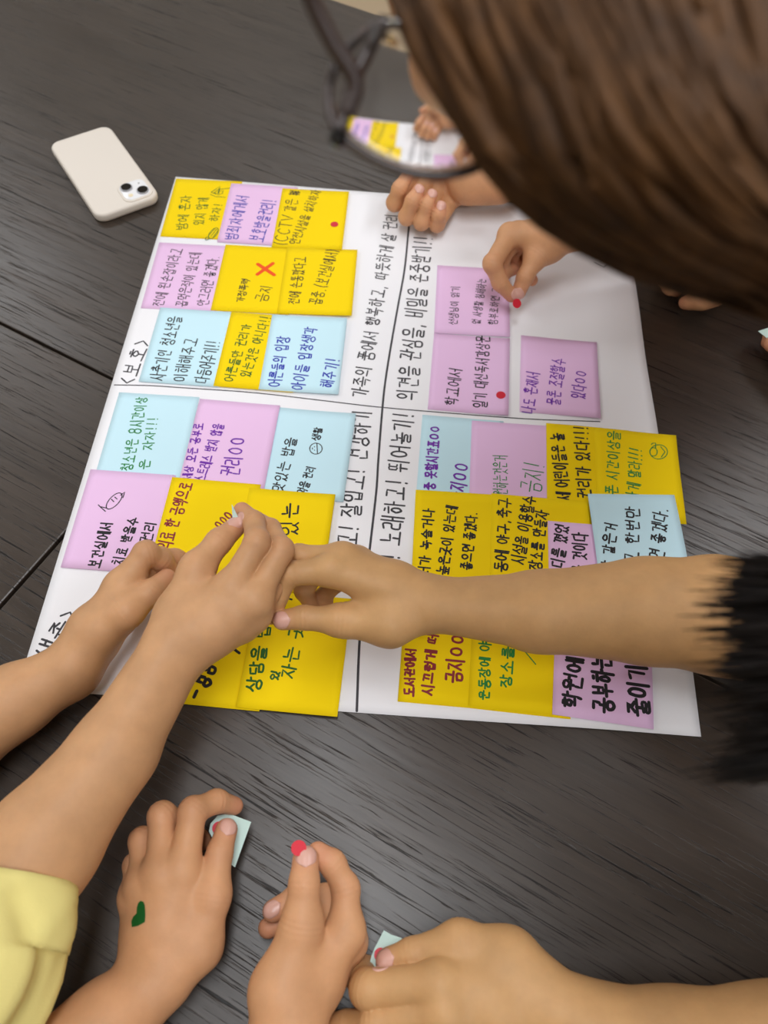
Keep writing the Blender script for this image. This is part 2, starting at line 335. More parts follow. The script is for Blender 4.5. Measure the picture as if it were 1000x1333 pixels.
# zoom frames used while reading the photograph
def fr(x0, y0, k): return lambda x, y: (x0 + x * k, y0 + y * k)
Z7 = fr(180, 220, .3); Z8 = fr(60, 490, .42); Zb = fr(440, 220, .42); Zc = fr(500, 530, .4); Zd = fr(500, 800, .42); Ze = fr(640, 540, .27)
Zf = fr(430, 260, .2249); Zg = fr(420, 500, .1651); Zh = fr(0, 420, .3604); Zi = fr(350, 240, .1313); Zj = fr(180, 300, .13); Zk = fr(550, 340, .165)
Zl = fr(660, 430, .14); Zm = fr(535, 535, .185); Zn = fr(205, 228, .095); Zo = fr(340, 530, .13); Zp = fr(200, 610, .14); Zq = fr(230, 800, .24); Zr = fr(500, 810, .12); Zs = fr(110, 505, .15); Zt = fr(420, 640, .28)

pz = lambda x, y: paper_z(x, y) + .00012
mb = MB(); write(mb, "가족의 품에서 행복하고, 따뜻하게 살 권리", Zf(165, 1150), Zf(362, 85), 20, .0013, pz); mb.build('handwriting', M['grey'], poster)
mb = MB(); write(mb, "의견을 관심을, 비밀을 존중받기!!", Zf(440, 1165), Zf(540, 215), 27, .0015, pz); mb.build('handwriting', M['grey'], poster)
mb = MB(); write(mb, "고! 잘입고! 건강하기", Zg(190, 1290), Zg(315, 205), 27, .0015, pz); mb.build('handwriting', M['grey'], poster)
mb = MB(); write(mb, "고! 노래하고! 뛰어놀기!", Zt(300, 400), Zg(640, 225), 28, .0015, pz); mb.build('handwriting', M['grey'], poster)
mb = MB(); write(mb, "<보호>", Zh(455, 228), Zh(520, 62), 22, .0013, pz); mb.build('handwriting', M['grey'], poster)
mb = MB(); write(mb, "<생존>", (44, 872), (94, 795), 25, .0015, pz); mb.build('handwriting', M['grey'], poster)
mb = MB(); write(mb, "<참여>", (786, 352), (772, 290), 24, .0012, pz); mb.build('handwriting', M['grey'], poster)
mb = MB()
draw(mb, [[(536, 262), (532, 298), (527, 350), (518, 400), (509, 451), (502, 495), (498, 531), (492.6, 599), (490, 640), (481, 719), (474, 780), (468, 838), (464.6, 926)]], .0020, pz)
mb.build('ruled_line', M['grey'], poster); mb = MB()
draw(mb, [[(149.5, 502), (195, 503), (240, 506), (330, 512), (420, 522), (497, 531), (600, 540), (700, 548), (780, 551)]], .0012, pz)
mb.build('ruled_line', M['grey'], poster)

# ------------------------------------------------------------------ sticky notes
NW, NH = .0765, .0976
ANCH = {'TL': (-.5, .5), 'TR': (.5, .5), 'BL': (-.5, -.5), 'BR': (.5, -.5)}
class Note: pass
def note(col, lvl, label, anchor=None, px=None, ang=0, centre=None, lift=.0004, writing=(), w=NW, h=NH):
    n = Note(); t = math.radians(ang); ca, sa = math.cos(t), math.sin(t)
    if centre is None:
        p = at(*px)[:2]; ax, ay = ANCH[anchor][0] * w, ANCH[anchor][1] * h
        centre = p - np.array([ca * ax - sa * ay, sa * ax + ca * ay])
    cx, cy = centre; ph = random.uniform(0, 6)
    def zf(x, y, lvl=lvl):
        lx = (ca * (x - cx) + sa * (y - cy)) / w + .5; ly = (-sa * (x - cx) + ca * (y - cy)) / h
        lx = np.clip(lx, 0, 1)
        return paper_z(x, y) + .00035 + .00042 * lvl + lift * lx ** 2.6 * (.75 + .25 * math.sin(ph + 3 * ly)) 
    NXn, NYn = 12, 10; vs = []; fs = []
    for L in (0, 1):
        for j in range(NYn + 1):
            for i in range(NXn + 1):
                lx, ly = (i / NXn - .5) * w, (j / NYn - .5) * h
                x, y = cx + ca * lx - sa * ly, cy + sa * lx + ca * ly; vs.append((x, y, zf(x, y) - L * .00018))
    n1 = (NXn + 1) * (NYn + 1); q = lambda i, j: j * (NXn + 1) + i
    for j in range(NYn):
        for i in range(NXn):
            f = (q(i, j), q(i + 1, j), q(i + 1, j + 1), q(i, j + 1)); fs.append(f); fs.append(tuple(n1 + k_ for k_ in reversed(f)))
    rim = [q(i, 0) for i in range(NXn)] + [q(NXn, j) for j in range(NYn)] + [q(i, NYn) for i in range(NXn, 0, -1)] + [q(0, j) for j in range(NYn, 0, -1)]
    for a, b in zip(rim, rim[1:] + rim[:1]): fs.append((a, n1 + a, n1 + b, b))
    o = obj('sticky_note', vs, fs, M[col], None, True); tag(o, label, 'sticky note', 'sticky notes on the poster')
    n.o = o; n.z = zf; ink = {}
    zi = lambda x, y: zf(x, y) + .00010
    for item in writing:
        k_ = item[0]; m_ = ink.setdefault((k_, item[1]), MB())
        if len(item) == 7: write(m_, item[2], item[3], item[4], item[5], item[6], zi)
        else: draw(m_, item[2], item[3], zi)
    for (k_, nm), m_ in ink.items(): m_.build(nm, M[k_], o)
    return n
W_ = 'handwriting'; D_ = 'drawing'
def ell(f, cx, cy, rx, ry, n=14, rot=0):
    return [f(cx + rx * math.cos(2 * math.pi * i / n) * math.cos(rot) - ry * math.sin(2 * math.pi * i / n) * math.sin(rot), cy + rx * math.cos(2 * math.pi * i / n) * math.sin(rot) + ry * math.sin(2 * math.pi * i / n) * math.cos(rot)) for i in range(n + 1)]
T1 = .0009
# upper left block
note('yellow', 0, "yellow sticky note with green writing and two doodles, at the poster's top left corner", 'TL', (229.5, 233.5), 1.5, writing=[
    ('darkgreen', W_, '밤에 혼자', Zn(330, 770), Zn(400, 290), 14, T1), ('darkgreen', W_, '있지 않게', Zn(560, 700), Zn(640, 320), 15, T1), ('darkgreen', W_, '하자!', Zn(770, 650), Zn(840, 400), 12, T1),
    ('darkgreen', D_, [[Zn(740, 250), Zn(860, 170), Zn(840, 290), Zn(740, 250)], [Zn(780, 260), Zn(850, 200), Zn(830, 270), Zn(790, 262)], [Zn(730, 280), Zn(800, 310), Zn(930, 320)], [Zn(830, 215), Zn(1000, 195)], [Zn(850, 240), Zn(905, 232), Zn(890, 270), Zn(855, 280)],
      ]  , .0008), ('darkgreen', 'ball_drawing', [ell(Zn, 770, 810, 90, 45, rot=-.85), ell(Zn, 685, 880, 28, 18, rot=-.5), [Zn(710, 830), Zn(790, 745)], [Zn(735, 850), Zn(815, 755)], [Zn(765, 865), Zn(830, 775)]], .0008)])
P_ = [('blueink', W_, '범죄자에게서', Z7(402, 315), Z7(455, 120), 18, .0011), ('blueink', W_, '보호받을권리!', Z7(512, 320), Z7(572, 138), 19, .0011)]
note('pink', 1, "pink sticky note with blue writing between two yellow notes in the top row", 'TL', (301.5, 240.4), .5, writing=P_)
yn2 = note('yellow', 2, "yellow sticky note with black writing and a red dot, ending the top row", 'TL', (368, 247), .8, lift=.002, writing=[
    ('black', W_, '(CCTV 같은 *', Zi(110, 620), Zi(265, 70), 17, T1), ('black', W_, '안전시설을 설치하자', Zi(250, 610), Zi(475, 70), 14, T1)])
note('pink', 0, "pink sticky note with three thin black lines, starting the second row from the top", 'TL', (207.6, 316.6), 1.2, writing=[
    ('black', W_, '전에 왼손잡이라고', Zj(195, 770), Zj(395, 185), 16, T1), ('black', W_, '꼽먹은적이 있는데', Zj(430, 775), Zj(580, 230), 16, T1), ('black', W_, '안그러면 좋겠다.', Zj(645, 765), Zj(760, 260), 16, T1)])
note('yellow', 1, 'yellow sticky note with a big red-orange X and two black words', 'TL', (294, 319.6), .8, w=NW + .004, writing=[
    ('black', W_, '가정폭력', Z7(440, 585), Z7(470, 480), 11, T1), ('black', W_, '금지', Z7(530, 582), Z7(562, 508), 17, T1),
    ('redorange', 'cross_mark', [[Z7(520, 418), Z7(590, 465)], [Z7(585, 415), Z7(518, 462)]], .0042)])
note('yellow', 3, "yellow sticky note with brackets in its black writing, right of the orange X note", 'TL', (374, 324), 1.5, lift=.002, writing=[
    ('black', W_, '전에 손통깠다고', Zi(245, 1210), Zi(318, 735), 16, T1), ('black', W_, '꼽줌.(보건실에서)', Zi(455, 1215), Zi(640, 665), 18, T1)])
note('blue', 2, "light blue sticky note with three large black lines, starting the third row", 'TL', (209.4, 402), .1, writing=[
    ('black', W_, '사춘기인 청소년을', Z7(80, 925), Z7(165, 645), 19, .0011), ('black', W_, '이해해주고', Z7(178, 932), Z7(236, 738), 18, .0011), ('black', W_, '다듬어주기!!', Z7(272, 938), Z7(330, 752), 19, .0011)])
note('yellow', 3, 'yellow sticky note with green writing between two light blue notes in the third row', 'TL', (301.5, 408), -.4, writing=[
    ('darkgreen', W_, '어른들만 권리가', Z7(392, 932), Z7(475, 680), 14, .001), ('darkgreen', W_, '있는것은 아니다!!', Z7(462, 912), Z7(556, 645), 15, .001)])
note('blue', 4, "light blue sticky note with three blue lines of writing, ending the third row", 'TL', (355, 412), .4, lift=.002, writing=[
    ('blueink', W_, '어른들의 입장X', Z7(590, 955), Z7(640, 702), 17, .0012), ('blueink', W_, '아이들 입장생각', Z7(690, 970), Z7(752, 695), 18, .0012), ('blueink', W_, '해주기!', Z7(815, 960), Z7(848, 832), 18, .0012)])
# lower left block
note('blue', 0, "light blue sticky note with green writing, directly above the syringe note", 'TL', (155.8, 511.8), .6, writing=[
    ('green', W_, '청소년은 8시간이상', Zs(365, 730), Zs(505, 85), 17, .001), ('green', W_, '은  자자!!!', Zs(520, 715), Zs(600, 260), 14, .001)])
note('pink', 1, 'pink sticky note with purple writing, between two light blue notes below the horizontal line', 'TL', (260.8, 520.7), -.8, writing=[
    ('purple', W_, '세상 모든 공부로', Z8(436, 326), Z8(476, 148), 13, .0011), ('purple', W_, '스트레스 받지 않을', Z8(478, 330), Z8(538, 150), 16, .0011), ('purple', W_, '권리ㅇㅇ', Z8(570, 312), Z8(598, 190), 26, .0013)])
note('blue', 0, 'light blue sticky note with small black words and a round smiling face doodle', 'TL', (359, 530.7), -1.5, lift=.002, writing=[
    ('black', W_, '맛있는 밥을', Zo(160, 860), Zo(310, 310), 16, .0011), ('black', W_, '먹을 권리', Zo(400, 880), Zo(505, 600), 13, .0011), ('black', W_, '생활', Zo(545, 345), Zo(580, 210), 11, .001),
    ('black', D_, [ell(Zo, 550, 425, 62, 55), [Zo(560, 375), Zo(565, 475)], [Zo(535, 405), Zo(537, 407)], [Zo(535, 440), Zo(537, 442)], [Zo(515, 418), Zo(515, 430)]], .0009)])
note('pink', 2, 'pink sticky note with a syringe doodle and black writing, above the left wrist', 'TL', (118.8, 612.6), .2, writing=[
    ('black', W_, '보건실에서', Z8(150, 598), Z8(192, 455), 17, .0013), ('black', W_, '치료 받을수', Z8(222, 588), Z8(275, 440), 15, .0012), ('black', W_, '권리', Z8(310, 520), Z8(328, 452), 16, .0012),
    ('black', D_, [ell(Z8, 213, 390, 32, 14, rot=-.8), [Z8(190, 412), Z8(172, 408)], [Z8(164, 402), Z8(172, 410), Z8(186, 422)], [Z8(233, 372), Z8(246, 362), Z8(240, 380)], [Z8(205, 385), Z8(212, 392)], [Z8(215, 378), Z8(222, 384)]], .0009)])
note('yellow', 3, "yellow sticky note with dark red writing, directly right of the syringe note", 'TL', (225, 623), -.8, w=NW + .003, writing=[
    ('maroon', W_, '의료 한 금액으로', Zp(95, 760), Zp(320, 140), 19, .0013), ('maroon', 'big_letters', 'ㅇㅇㅇ', Zp(590, 560), Zp(720, 430), 17, .0012)])
note('yellow', 4, "yellow sticky note with large black letters, just above where the hands touch", 'TL', (325.4, 637), -1.1, lift=.002, writing=[
    ('black', W_, '먹을 수 있는', (366, 800), Z8(762, 395), 24, .0014)])
note('yellow', 1, 'yellow sticky note with thick black scribbled writing beside the crossing forearm', 'BR', (338, 927), -1.2, w=NW + .008, writing=[
    ('black', W_, '-경감가', Zq(90, 470), Zq(205, 200), 26, .0022), ('black', D_, [[Zq(258, 150), Zq(342, 214)], [Zq(345, 112), Zq(385, 106)]], .0022)])
note('yellow', 5, 'yellow sticky note with green writing at the bottom, left of the heavy vertical line', 'BR', (439.4, 935.6), -1.4, lift=.002, w=NW + .001, writing=[
    ('darkgreen', W_, '상담을 밥', Zq(415, 430), Zq(475, 60), 20, .0014), ('darkgreen', W_, '있', Zq(525, 375), Zq(545, 300), 12, .0013), ('darkgreen', W_, '자는 곳', Zq(600, 360), Zq(660, 60), 20, .0013)])
# right of the heavy line
note('pink', 1, 'pink sticky note with small black writing under the fingers holding the red dot', 'TL', (569.4, 346.8), .1, lift=.002, writing=[
    ('black', W_, '선생님이 읽기', Zk(240, 515), Zk(262, 205), 12, .0008), ('black', W_, '없 사생활 침해하는', Zk(420, 510), Zk(470, 150), 12, .0008), ('black', W_, '함부로하면 그', Zk(550, 520), Zk(580, 220), 12, .0008)])
pn6 = note('pink', 0, 'pink sticky note with black writing and a red dot in its lower right corner', 'BL', (556.8, 534), -1.4, lift=.002, writing=[
    ('black', W_, '학교에서', Zk(225, 1150), Zk(262, 850), 17, .0011), ('black', W_, '일기 대신독서감상문', Zk(450, 1170), Zk(480, 600), 18, .0011)])
note('pink', 0, 'pink sticky note with purple writing standing alone at the right side of the poster', 'TL', (678, 438.4), -1.9, lift=.002, writing=[
    ('purple', W_, '나도 혼재서', Zl(190, 790), Zl(245, 400), 17, .0011), ('purple', W_, '물론 조절할수', Zl(425, 715), Zl(480, 270), 18, .0011), ('purple', W_, '있다ㅇㅇ', Zl(650, 655), Zl(690, 385), 18, .0012)])
note('blue', 0, 'light blue sticky note with purple writing, right of the heavy line below the horizontal one', 'TL', (550, 541), -1, writing=[
    ('purple', W_, '집중 못할시간표ㅇㅇ', Zm(125, 620), Zm(170, 110), 15, .0014), ('purple', W_, '금지ㅇㅇ', Zm(310, 640), Zm(360, 370), 22, .0015)])
note('pink', 1, "pink sticky note with green writing, the only green writing on pink", 'TL', (614, 549), -.8, w=NW + .002, writing=[
    ('green', W_, '원하는것은거', Zm(630, 600), Zm(625, 320), 19, .0008), ('green', W_, '금지!', Zm(835, 580), Zm(870, 370), 27, .0009)])
note('yellow', 3, 'yellow sticky note with bold black writing and exclamation marks below the horizontal line', 'TL', (710, 554), -1.2, w=NW + .001, writing=[
    ('black', W_, '세 어린이들은 놀', Ze(345, 420), Ze(310, 100), 19, .0014), ('black', W_, '내 권리가 있다!!!', Ze(450, 490), Ze(425, 65), 19, .0014)])
note('yellow', 4, 'yellow sticky note with green writing and a doodle, at the right edge of the poster', 'TL', (772, 559.8), -1.8, lift=.002, writing=[
    ('green', W_, '휴대폰 시간이상을', Ze(570, 500), Ze(585, 90), 17, .0011), ('green', W_, '못하게 말라!!!', Ze(670, 470), Ze(690, 170), 18, .0011),
    ('green', D_, [ell(Ze, 800, 190, 42, 34), ell(Ze, 775, 190, 18, 20), [Ze(765, 155), Ze(770, 148), Ze(785, 148), Ze(785, 170)], [Ze(810, 165), Ze(830, 190), Ze(812, 215)]], .0009)])
note('yellow', 5, "yellow sticky note with three bold black lines, above the tanned wrist", 'TL', (541, 640), .5, writing=[
    ('black', W_, '미끄럼틀이터가 녹슬거나', (545, 830), Zc(145, 335), 15, .0013), ('black', W_, '높은곳이 있는데', Zt(555, 395), Zt(600, 75), 15, .0013), ('black', W_, '좋으면 좋겠다.', Zt(665, 375), Zt(692, 100), 15, .0013)])
note('yellow', 6, 'yellow sticky note with four crowded black lines, middle of the row above the tanned forearm', 'TL', (639, 645), -1, w=NW + .012, writing=[
    ('black', W_, '동에 야구,축구', Ze(40, 770), Ze(62, 410), 17, .0013), ('black', W_, '시설을 이용할수', Ze(120, 730), Ze(180, 400), 18, .0013), ('black', W_, '장소를 만들자', Ze(205, 760), Ze(240, 470), 17, .0013)])
note('pink', 7, 'pink sticky note with bold black writing, squeezed between the yellow and light blue notes', 'TL', (712, 681), -1.2, lift=.0002, writing=[
    ('black', W_, '디를 꼈었', Ze(310, 750), Ze(335, 540), 18, .0014), ('black', W_, '좋을 것이다', Ze(415, 830), Ze(420, 580), 20, .0014)])
note('blue', 12, 'light blue sticky note with black writing on the yellow doodle note, above the tanned forearm', 'TL', (762.8, 648), 3.2, lift=.002, writing=[
    ('black', W_, '시간 같은거', Ze(540, 830), Ze(565, 540), 17, .0013), ('black', W_, '쉬고 한번만', Ze(660, 810), Ze(670, 465), 19, .0013), ('black', W_, '주면 좋겠다.', Ze(775, 780), Ze(800, 465), 19, .0013)])
note('yellow', 1, 'yellow sticky note with dark red writing below the tanned wrist, right of the heavy line', 'BL', (517.6, 914), -.8, w=NW - .002, writing=[
    ('maroon', W_, '도서관에서', Zr(270, 815), Zr(290, 290), 14, .0015), ('maroon', W_, '시끄럽게 떠', Zr(465, 800), Zr(530, 130), 15, .0015), ('maroon', W_, '금지ㅇㅇ', Zr(750, 670), Zr(800, 130), 22, .0017)])
note('yellow', 0, 'yellow sticky note of which only a thin strip shows under the bottom notes', 'BR', (741.5, 938), -2.5, lift=.0008)
note('yellow', 2, 'yellow sticky note with green writing between the dark red and pink notes at the bottom', 'BL', (609, 920), -2, writing=[
    ('green', W_, '운동장에 야', Zd(310, 270), Zd(312, 85), 15, .0012), ('green', W_, '장소를', Zd(375, 232), Zd(385, 100), 16, .0012), ('green', D_, [[Zd(427, 108), Zd(468, 158)]], .0009)])
note('pink', 4, 'pink sticky note with three thick black lines in the bottom right corner of the poster', 'BL', (717.6, 932), -4.3, lift=.0014, writing=[
    ('black', W_, '학원에', Zd(575, 298), Zd(590, 135), 24, .0020), ('black', W_, '공부하는', Zd(675, 310), Zd(672, 130), 26, .0022), ('black', W_, '줄이기!', Zd(785, 322), Zd(775, 130), 27, .0022)])

# ------------------------------------------------------------------ smartphone
pc = (at(62.6, 186.2, .011) + at(140.6, 161.2, .011) + at(209.7, 252.3, .011) + at(123.4, 283, .011)) / 4
ph = empty('smartphone', (pc[0], pc[1], 0), .632); tag(ph, 'smartphone lying face down in a cream case, left of the poster', 'smartphone')
local_child('case', rbox(.0745, .1495, .0105, 0, .0032, .0125, 4), M['case'], ph, True)
local_child('camera_rim', rbox(.0345, .0345, .0016, .0100, .0007, .0095, 3, .0165, -.0535), M['case'], ph, True)
cp = rbox(.0295, .0295, .0018, .0102, .0005, .0078, 3, .0165, -.0535); local_child('camera_panel', cp, M['white_glass'], ph, True)
for x, y in ((.0095, -.0470), (.0235, -.0600)):
    bm = cyl(.0068, .0018, .0118, x, y); bmesh.ops.bevel(bm, geom=[e for e in bm.edges if abs(e.verts[0].co.z - e.verts[1].co.z) < 1e-6 and e.verts[0].co.z > .0125], offset=.0005, segments=2, affect='EDGES')
    ln = local_child('camera_lens', bm, M['ring'], ph); local_child('lens_glass', cyl(.0056, .0003, .0135, x, y), M['lens_black'], ln)
local_child('flash', cyl(.0026, .0003, .0120, .0088, -.0610), M['flash'], ph); local_child('microphone', cyl(.0007, .0003, .0120, .0245, -.0462, 12), M['lens_black'], ph)
# the camera corner is at the phone's lower right as seen in the photograph

# ------------------------------------------------------------------ red dot stickers on notes
def dot(u, v, r, zf, label):
    c = at(u, v)[:2]; n = 28; vs = []; fs = []
    for L, dz in ((0, .00035), (1, .00012)):
        for i in range(n):
            x, y = c[0] + r * math.cos(2 * math.pi * i / n), c[1] + r * math.sin(2 * math.pi * i / n); vs.append((x, y, zf(x, y) + dz))
    fs = [tuple(range(n)), tuple(range(2 * n - 1, n - 1, -1))] + [(i, n + i, n + (i + 1) % n, (i + 1) % n) for i in range(n)]
    return tag(obj('dot_sticker', vs, fs, M['dot']), label, 'sticker', 'red dot stickers')
dot(435.5, 295, .0043, yn2.z, "small red dot sticker stuck on the yellow note ending the top row")
dot(651.5, 517, .0045, pn6.z, 'small red dot sticker on the pink note left of the purple written note')

# ------------------------------------------------------------------ bodies: distance fields turned into one smooth surface
def rcone(P, a, b, ra, rb):
    ba = b - a; l2 = float(ba @ ba) + 1e-12; rr = ra - rb; pa = P - a
    a2 = max(l2 - rr * rr, 1e-12); il2 = 1 / l2
    y = pa @ ba; z = y - l2
    t = pa * l2 - y[..., None] * ba; x2 = (t * t).sum(-1); y2 = y * y * l2; z2 = z * z * l2
    k = np.sign(rr) * rr * rr * x2
    d = (np.sqrt(x2 * a2 * il2) + y * rr) * il2 - ra
    c1 = np.sign(z) * a2 * z2 > k; c2 = np.sign(y) * a2 * y2 < k
    d = np.where(c2, np.sqrt(x2 + y2) * il2 - ra, d); return np.where(c1, np.sqrt(x2 + z2) * il2 - rb, d)
def smin(a, b, k):
    h = np.maximum(k - np.abs(a - b), 0) / k; return np.minimum(a, b) - h * h * k * .25
class Field:
    BIG = .02
    def __init__(s, lo, hi, h):
        s.lo = np.asarray(lo, float); s.h = h; s.n = np.ceil((np.asarray(hi) - lo) / h).astype(int) + 1
        s.D = np.full(s.n, s.BIG, np.float32)
    def box(s, pts, m):
        pts = np.asarray(pts); i0 = np.clip(np.floor((pts.min(0) - m - s.lo) / s.h).astype(int), 0, s.n - 1); i1 = np.clip(np.ceil((pts.max(0) + m - s.lo) / s.h).astype(int) + 1, 1, s.n)
        return tuple(slice(a, b) for a, b in zip(i0, i1))
    def P(s, sl):
        ax = [s.lo[i] + s.h * np.arange(sl[i].start, sl[i].stop) for i in range(3)]
        return np.stack(np.meshgrid(*ax, indexing='ij'), -1)
    def add(s, a, b, ra, rb, k, D=None):
        D = s.D if D is None else D
        sl = s.box([a, b], max(ra, rb) + .014); D[sl] = smin(D[sl], rcone(s.P(sl), np.asarray(a), np.asarray(b), ra, rb).astype(np.float32), k)
    def cut(s, a, b, r, k):
        sl = s.box([a, b], r + .006); s.D[sl] = -smin(-s.D[sl], rcone(s.P(sl), np.asarray(a), np.asarray(b), r, r).astype(np.float32), k)
    def mesh(s, smooth=3):
        V = s.D; ins = V < 0; nx, ny, nz = V.shape
        c = np.zeros((nx - 1, ny - 1, nz - 1), np.int8)
        for dx in (0, 1):
            for dy in (0, 1):
                for dz in (0, 1): c += ins[dx:nx - 1 + dx, dy:ny - 1 + dy, dz:nz - 1 + dz]
        act = (c > 0) & (c < 8); I = np.argwhere(act); idx = np.full(act.shape, -1, np.int64); idx[act] = np.arange(len(I))
        acc = np.zeros((len(I), 3)); cnt = np.zeros(len(I)); cor = [(a, b, d) for a in (0, 1) for b in (0, 1) for d in (0, 1)]
        val = {q_: V[I[:, 0] + q_[0], I[:, 1] + q_[1], I[:, 2] + q_[2]] for q_ in cor}
        for q0 in cor:
            for ax in range(3):
                if q0[ax]: continue
                q1 = list(q0); q1[ax] = 1; q1 = tuple(q1); a, b = val[q0], val[q1]; m = (a < 0) != (b < 0)
                t = np.where(m, a / np.where(m, a - b, 1), 0); p = np.tile(np.array(q0, float), (len(I), 1)); p[:, ax] += t
                acc[m] += p[m]; cnt[m] += 1
        vert = s.lo + s.h * (I + acc / cnt[:, None]); F_ = []
        for ax in range(3):
            o1, o2 = [i for i in range(3) if i != ax]
            sl0 = [slice(None)] * 3; sl1 = [slice(None)] * 3; sl0[ax] = slice(0, -1); sl1[ax] = slice(1, None)
            A, B = ins[tuple(sl0)], ins[tuple(sl1)]; E_ = np.argwhere(A != B)
            ok = (E_[:, o1] > 0) & (E_[:, o2] > 0) & (E_[:, o1] < V.shape[o1] - 1) & (E_[:, o2] < V.shape[o2] - 1); E_ = E_[ok]
            fl_ = A[E_[:, 0], E_[:, 1], E_[:, 2]]; qd = []
            for d1, d2 in ((-1, -1), (0, -1), (0, 0), (-1, 0)):
                e = E_.copy(); e[:, o1] += d1; e[:, o2] += d2; qd.append(idx[e[:, 0], e[:, 1], e[:, 2]])
            qd = np.stack(qd, 1); flip = fl_ if ax != 1 else ~fl_
            qd[~flip] = qd[~flip][:, ::-1]; F_.append(qd)
        Fq = np.vstack(F_); ed = np.vstack([Fq[:, [i, (i + 1) % 4]] for i in range(4)])
        for it in range(smooth):
            for lam in (.55, -.57) if it < smooth - 1 else (.4,):
                sm = np.zeros_like(vert); n = np.zeros(len(vert))
                np.add.at(sm, ed[:, 0], vert[ed[:, 1]]); np.add.at(n, ed[:, 0], 1); np.add.at(sm, ed[:, 1], vert[ed[:, 0]]); np.add.at(n, ed[:, 1], 1)
                vert = vert + lam * (sm / np.maximum(n, 1)[:, None] - vert)
        return vert, Fq

def unit(v): return v / (np.linalg.norm(v) + 1e-12)
def build_arm(hd, h=.00095):
    W, wr = U(hd['wrist']); fing = [[U(j) for j in f] for f in hd['fingers']]; mcp = [f[0][0] for f in fing[1:]]; fore = [U(j) for j in hd['fore']]
    pts = np.array([W] + [p for f in fing for p, r in f] + [p for p, r in fore]); rm = max([wr] + [r for p, r in fore]) + .012
    Fd = Field(pts.min(0) - rm, pts.max(0) + rm, h); mean = np.mean(mcp, 0)
    side = unit(mcp[0] - mcp[3]); side = unit(side - unit(mean - W) * (side @ unit(mean - W))); nrm = np.cross(side, unit(mean - W))
    # forearm: two bones side by side under one skin, then the round of the arm
    chain = [(W, wr)] + fore
    for (a, ra), (b, rb) in zip(chain[:-1], chain[1:]):
        d = unit(b - a); s_ = unit(side - d * (side @ d)); fa, fb = hd.get('flat', (.78, .9)) if a is W else (.9, .95)
        for sg in (1, -1): Fd.add(a + sg * s_ * ra * (1 - fa), b + sg * s_ * rb * (1 - fb), ra * fa, rb * fb, .010)
    # palm
    cw = hd.get('carp', .42)
    for i, (m, rr) in enumerate([f[0] for f in fing[1:]]):
        c = W + (m - mean) * cw; Fd.add(c, m, wr * .62, rr * 1.02, .010)
    for a, b in zip(fing[1:-1], fing[2:]):
        Fd.add(a[0][0], b[0][0], a[0][1] * .86, b[0][1] * .86, .008)
        Fd.add((a[0][0] + W) / 2, (b[0][0] + W) / 2, a[0][1] * 1.05, b[0][1] * 1.05, .010)
    th = fing[0]; Fd.add(th[0][0], th[1][0], th[0][1], th[1][1], .012)
    Fd.add((th[0][0] + W) / 2, th[0][0], wr * .6, th[0][1], .012)
    m2 = fing[1][0]; wb = hd.get('web', .25); Fd.add(th[0][0] * (1 - wb) + th[1][0] * wb, m2[0] * (.3 + wb) + W * (.7 - wb), th[1][1] * .7, m2[1] * .7, .010)
    for a, b, ra, rb, k_ in hd.get('extra', []): Fd.add(U(a)[0], U(b)[0], ra * 1e-3, rb * 1e-3, k_)
    palm = Fd.D.copy()
    for fi, f in enumerate(fing):
        js = f if fi else f[1:]; js = f[1:] if fi == 0 else f
        FT = hd.get('thick', .92); pf = [p for p, r in js]; sl = Fd.box(pf, .024); P = Fd.P(sl); ch = None
        for q_, ((a, ra), (b, rb)) in enumerate(zip(js[:-1], js[1:])):
            d = rcone(P, a, b, ra * FT, rb * FT * .98).astype(np.float32)
            d = smin(d, np.linalg.norm(P - b, axis=-1).astype(np.float32) - rb * FT, .004) if q_ < len(js) - 2 else d
            if q_ == 0: prox = smin(palm[sl], d, .006 if fi else .007); ch = d
            else: ch = smin(ch, d, .0025)
        Fd.D[sl] = np.minimum(Fd.D[sl], np.minimum(prox, ch))
    for f in fing:                                                   # skin folds across the finger joints
        for (p0, r0), (p1, r1), (p2, r2) in zip(f[:-2], f[1:-1], f[2:]):
            ax = unit(unit(p1 - p0) + unit(p2 - p1)); sl = Fd.box([p1], r1 * 1.25); P = Fd.P(sl) - p1; t = P @ ax
            wgt = np.clip(1.5 - np.linalg.norm(P, axis=-1) / r1, 0, .5) * 2
            Fd.D[sl] += (wgt * sum(am * np.exp(-((t - o) / .00085) ** 2) for o, am in ((-.0031, .00035), (0, .0006), (.0029, .0004)))).astype(np.float32)
    for a, b, r, k_ in hd.get('cuts', []): Fd.cut(U(a)[0], U(b)[0], r * 1e-3, k_)
    v, fq = Fd.mesh()
    bl = np.zeros(len(v))
    for f in fing:
        p, r = f[-1]; bl = np.maximum(bl, .55 * np.exp(-(np.linalg.norm(v - p, axis=1) / (.010)) ** 2))
        for p, r in f[1:-1]: bl = np.maximum(bl, .22 * np.exp(-(np.linalg.norm(v - p, axis=1) / .010) ** 2))
    return v, fq, bl, fing, fore[-1]
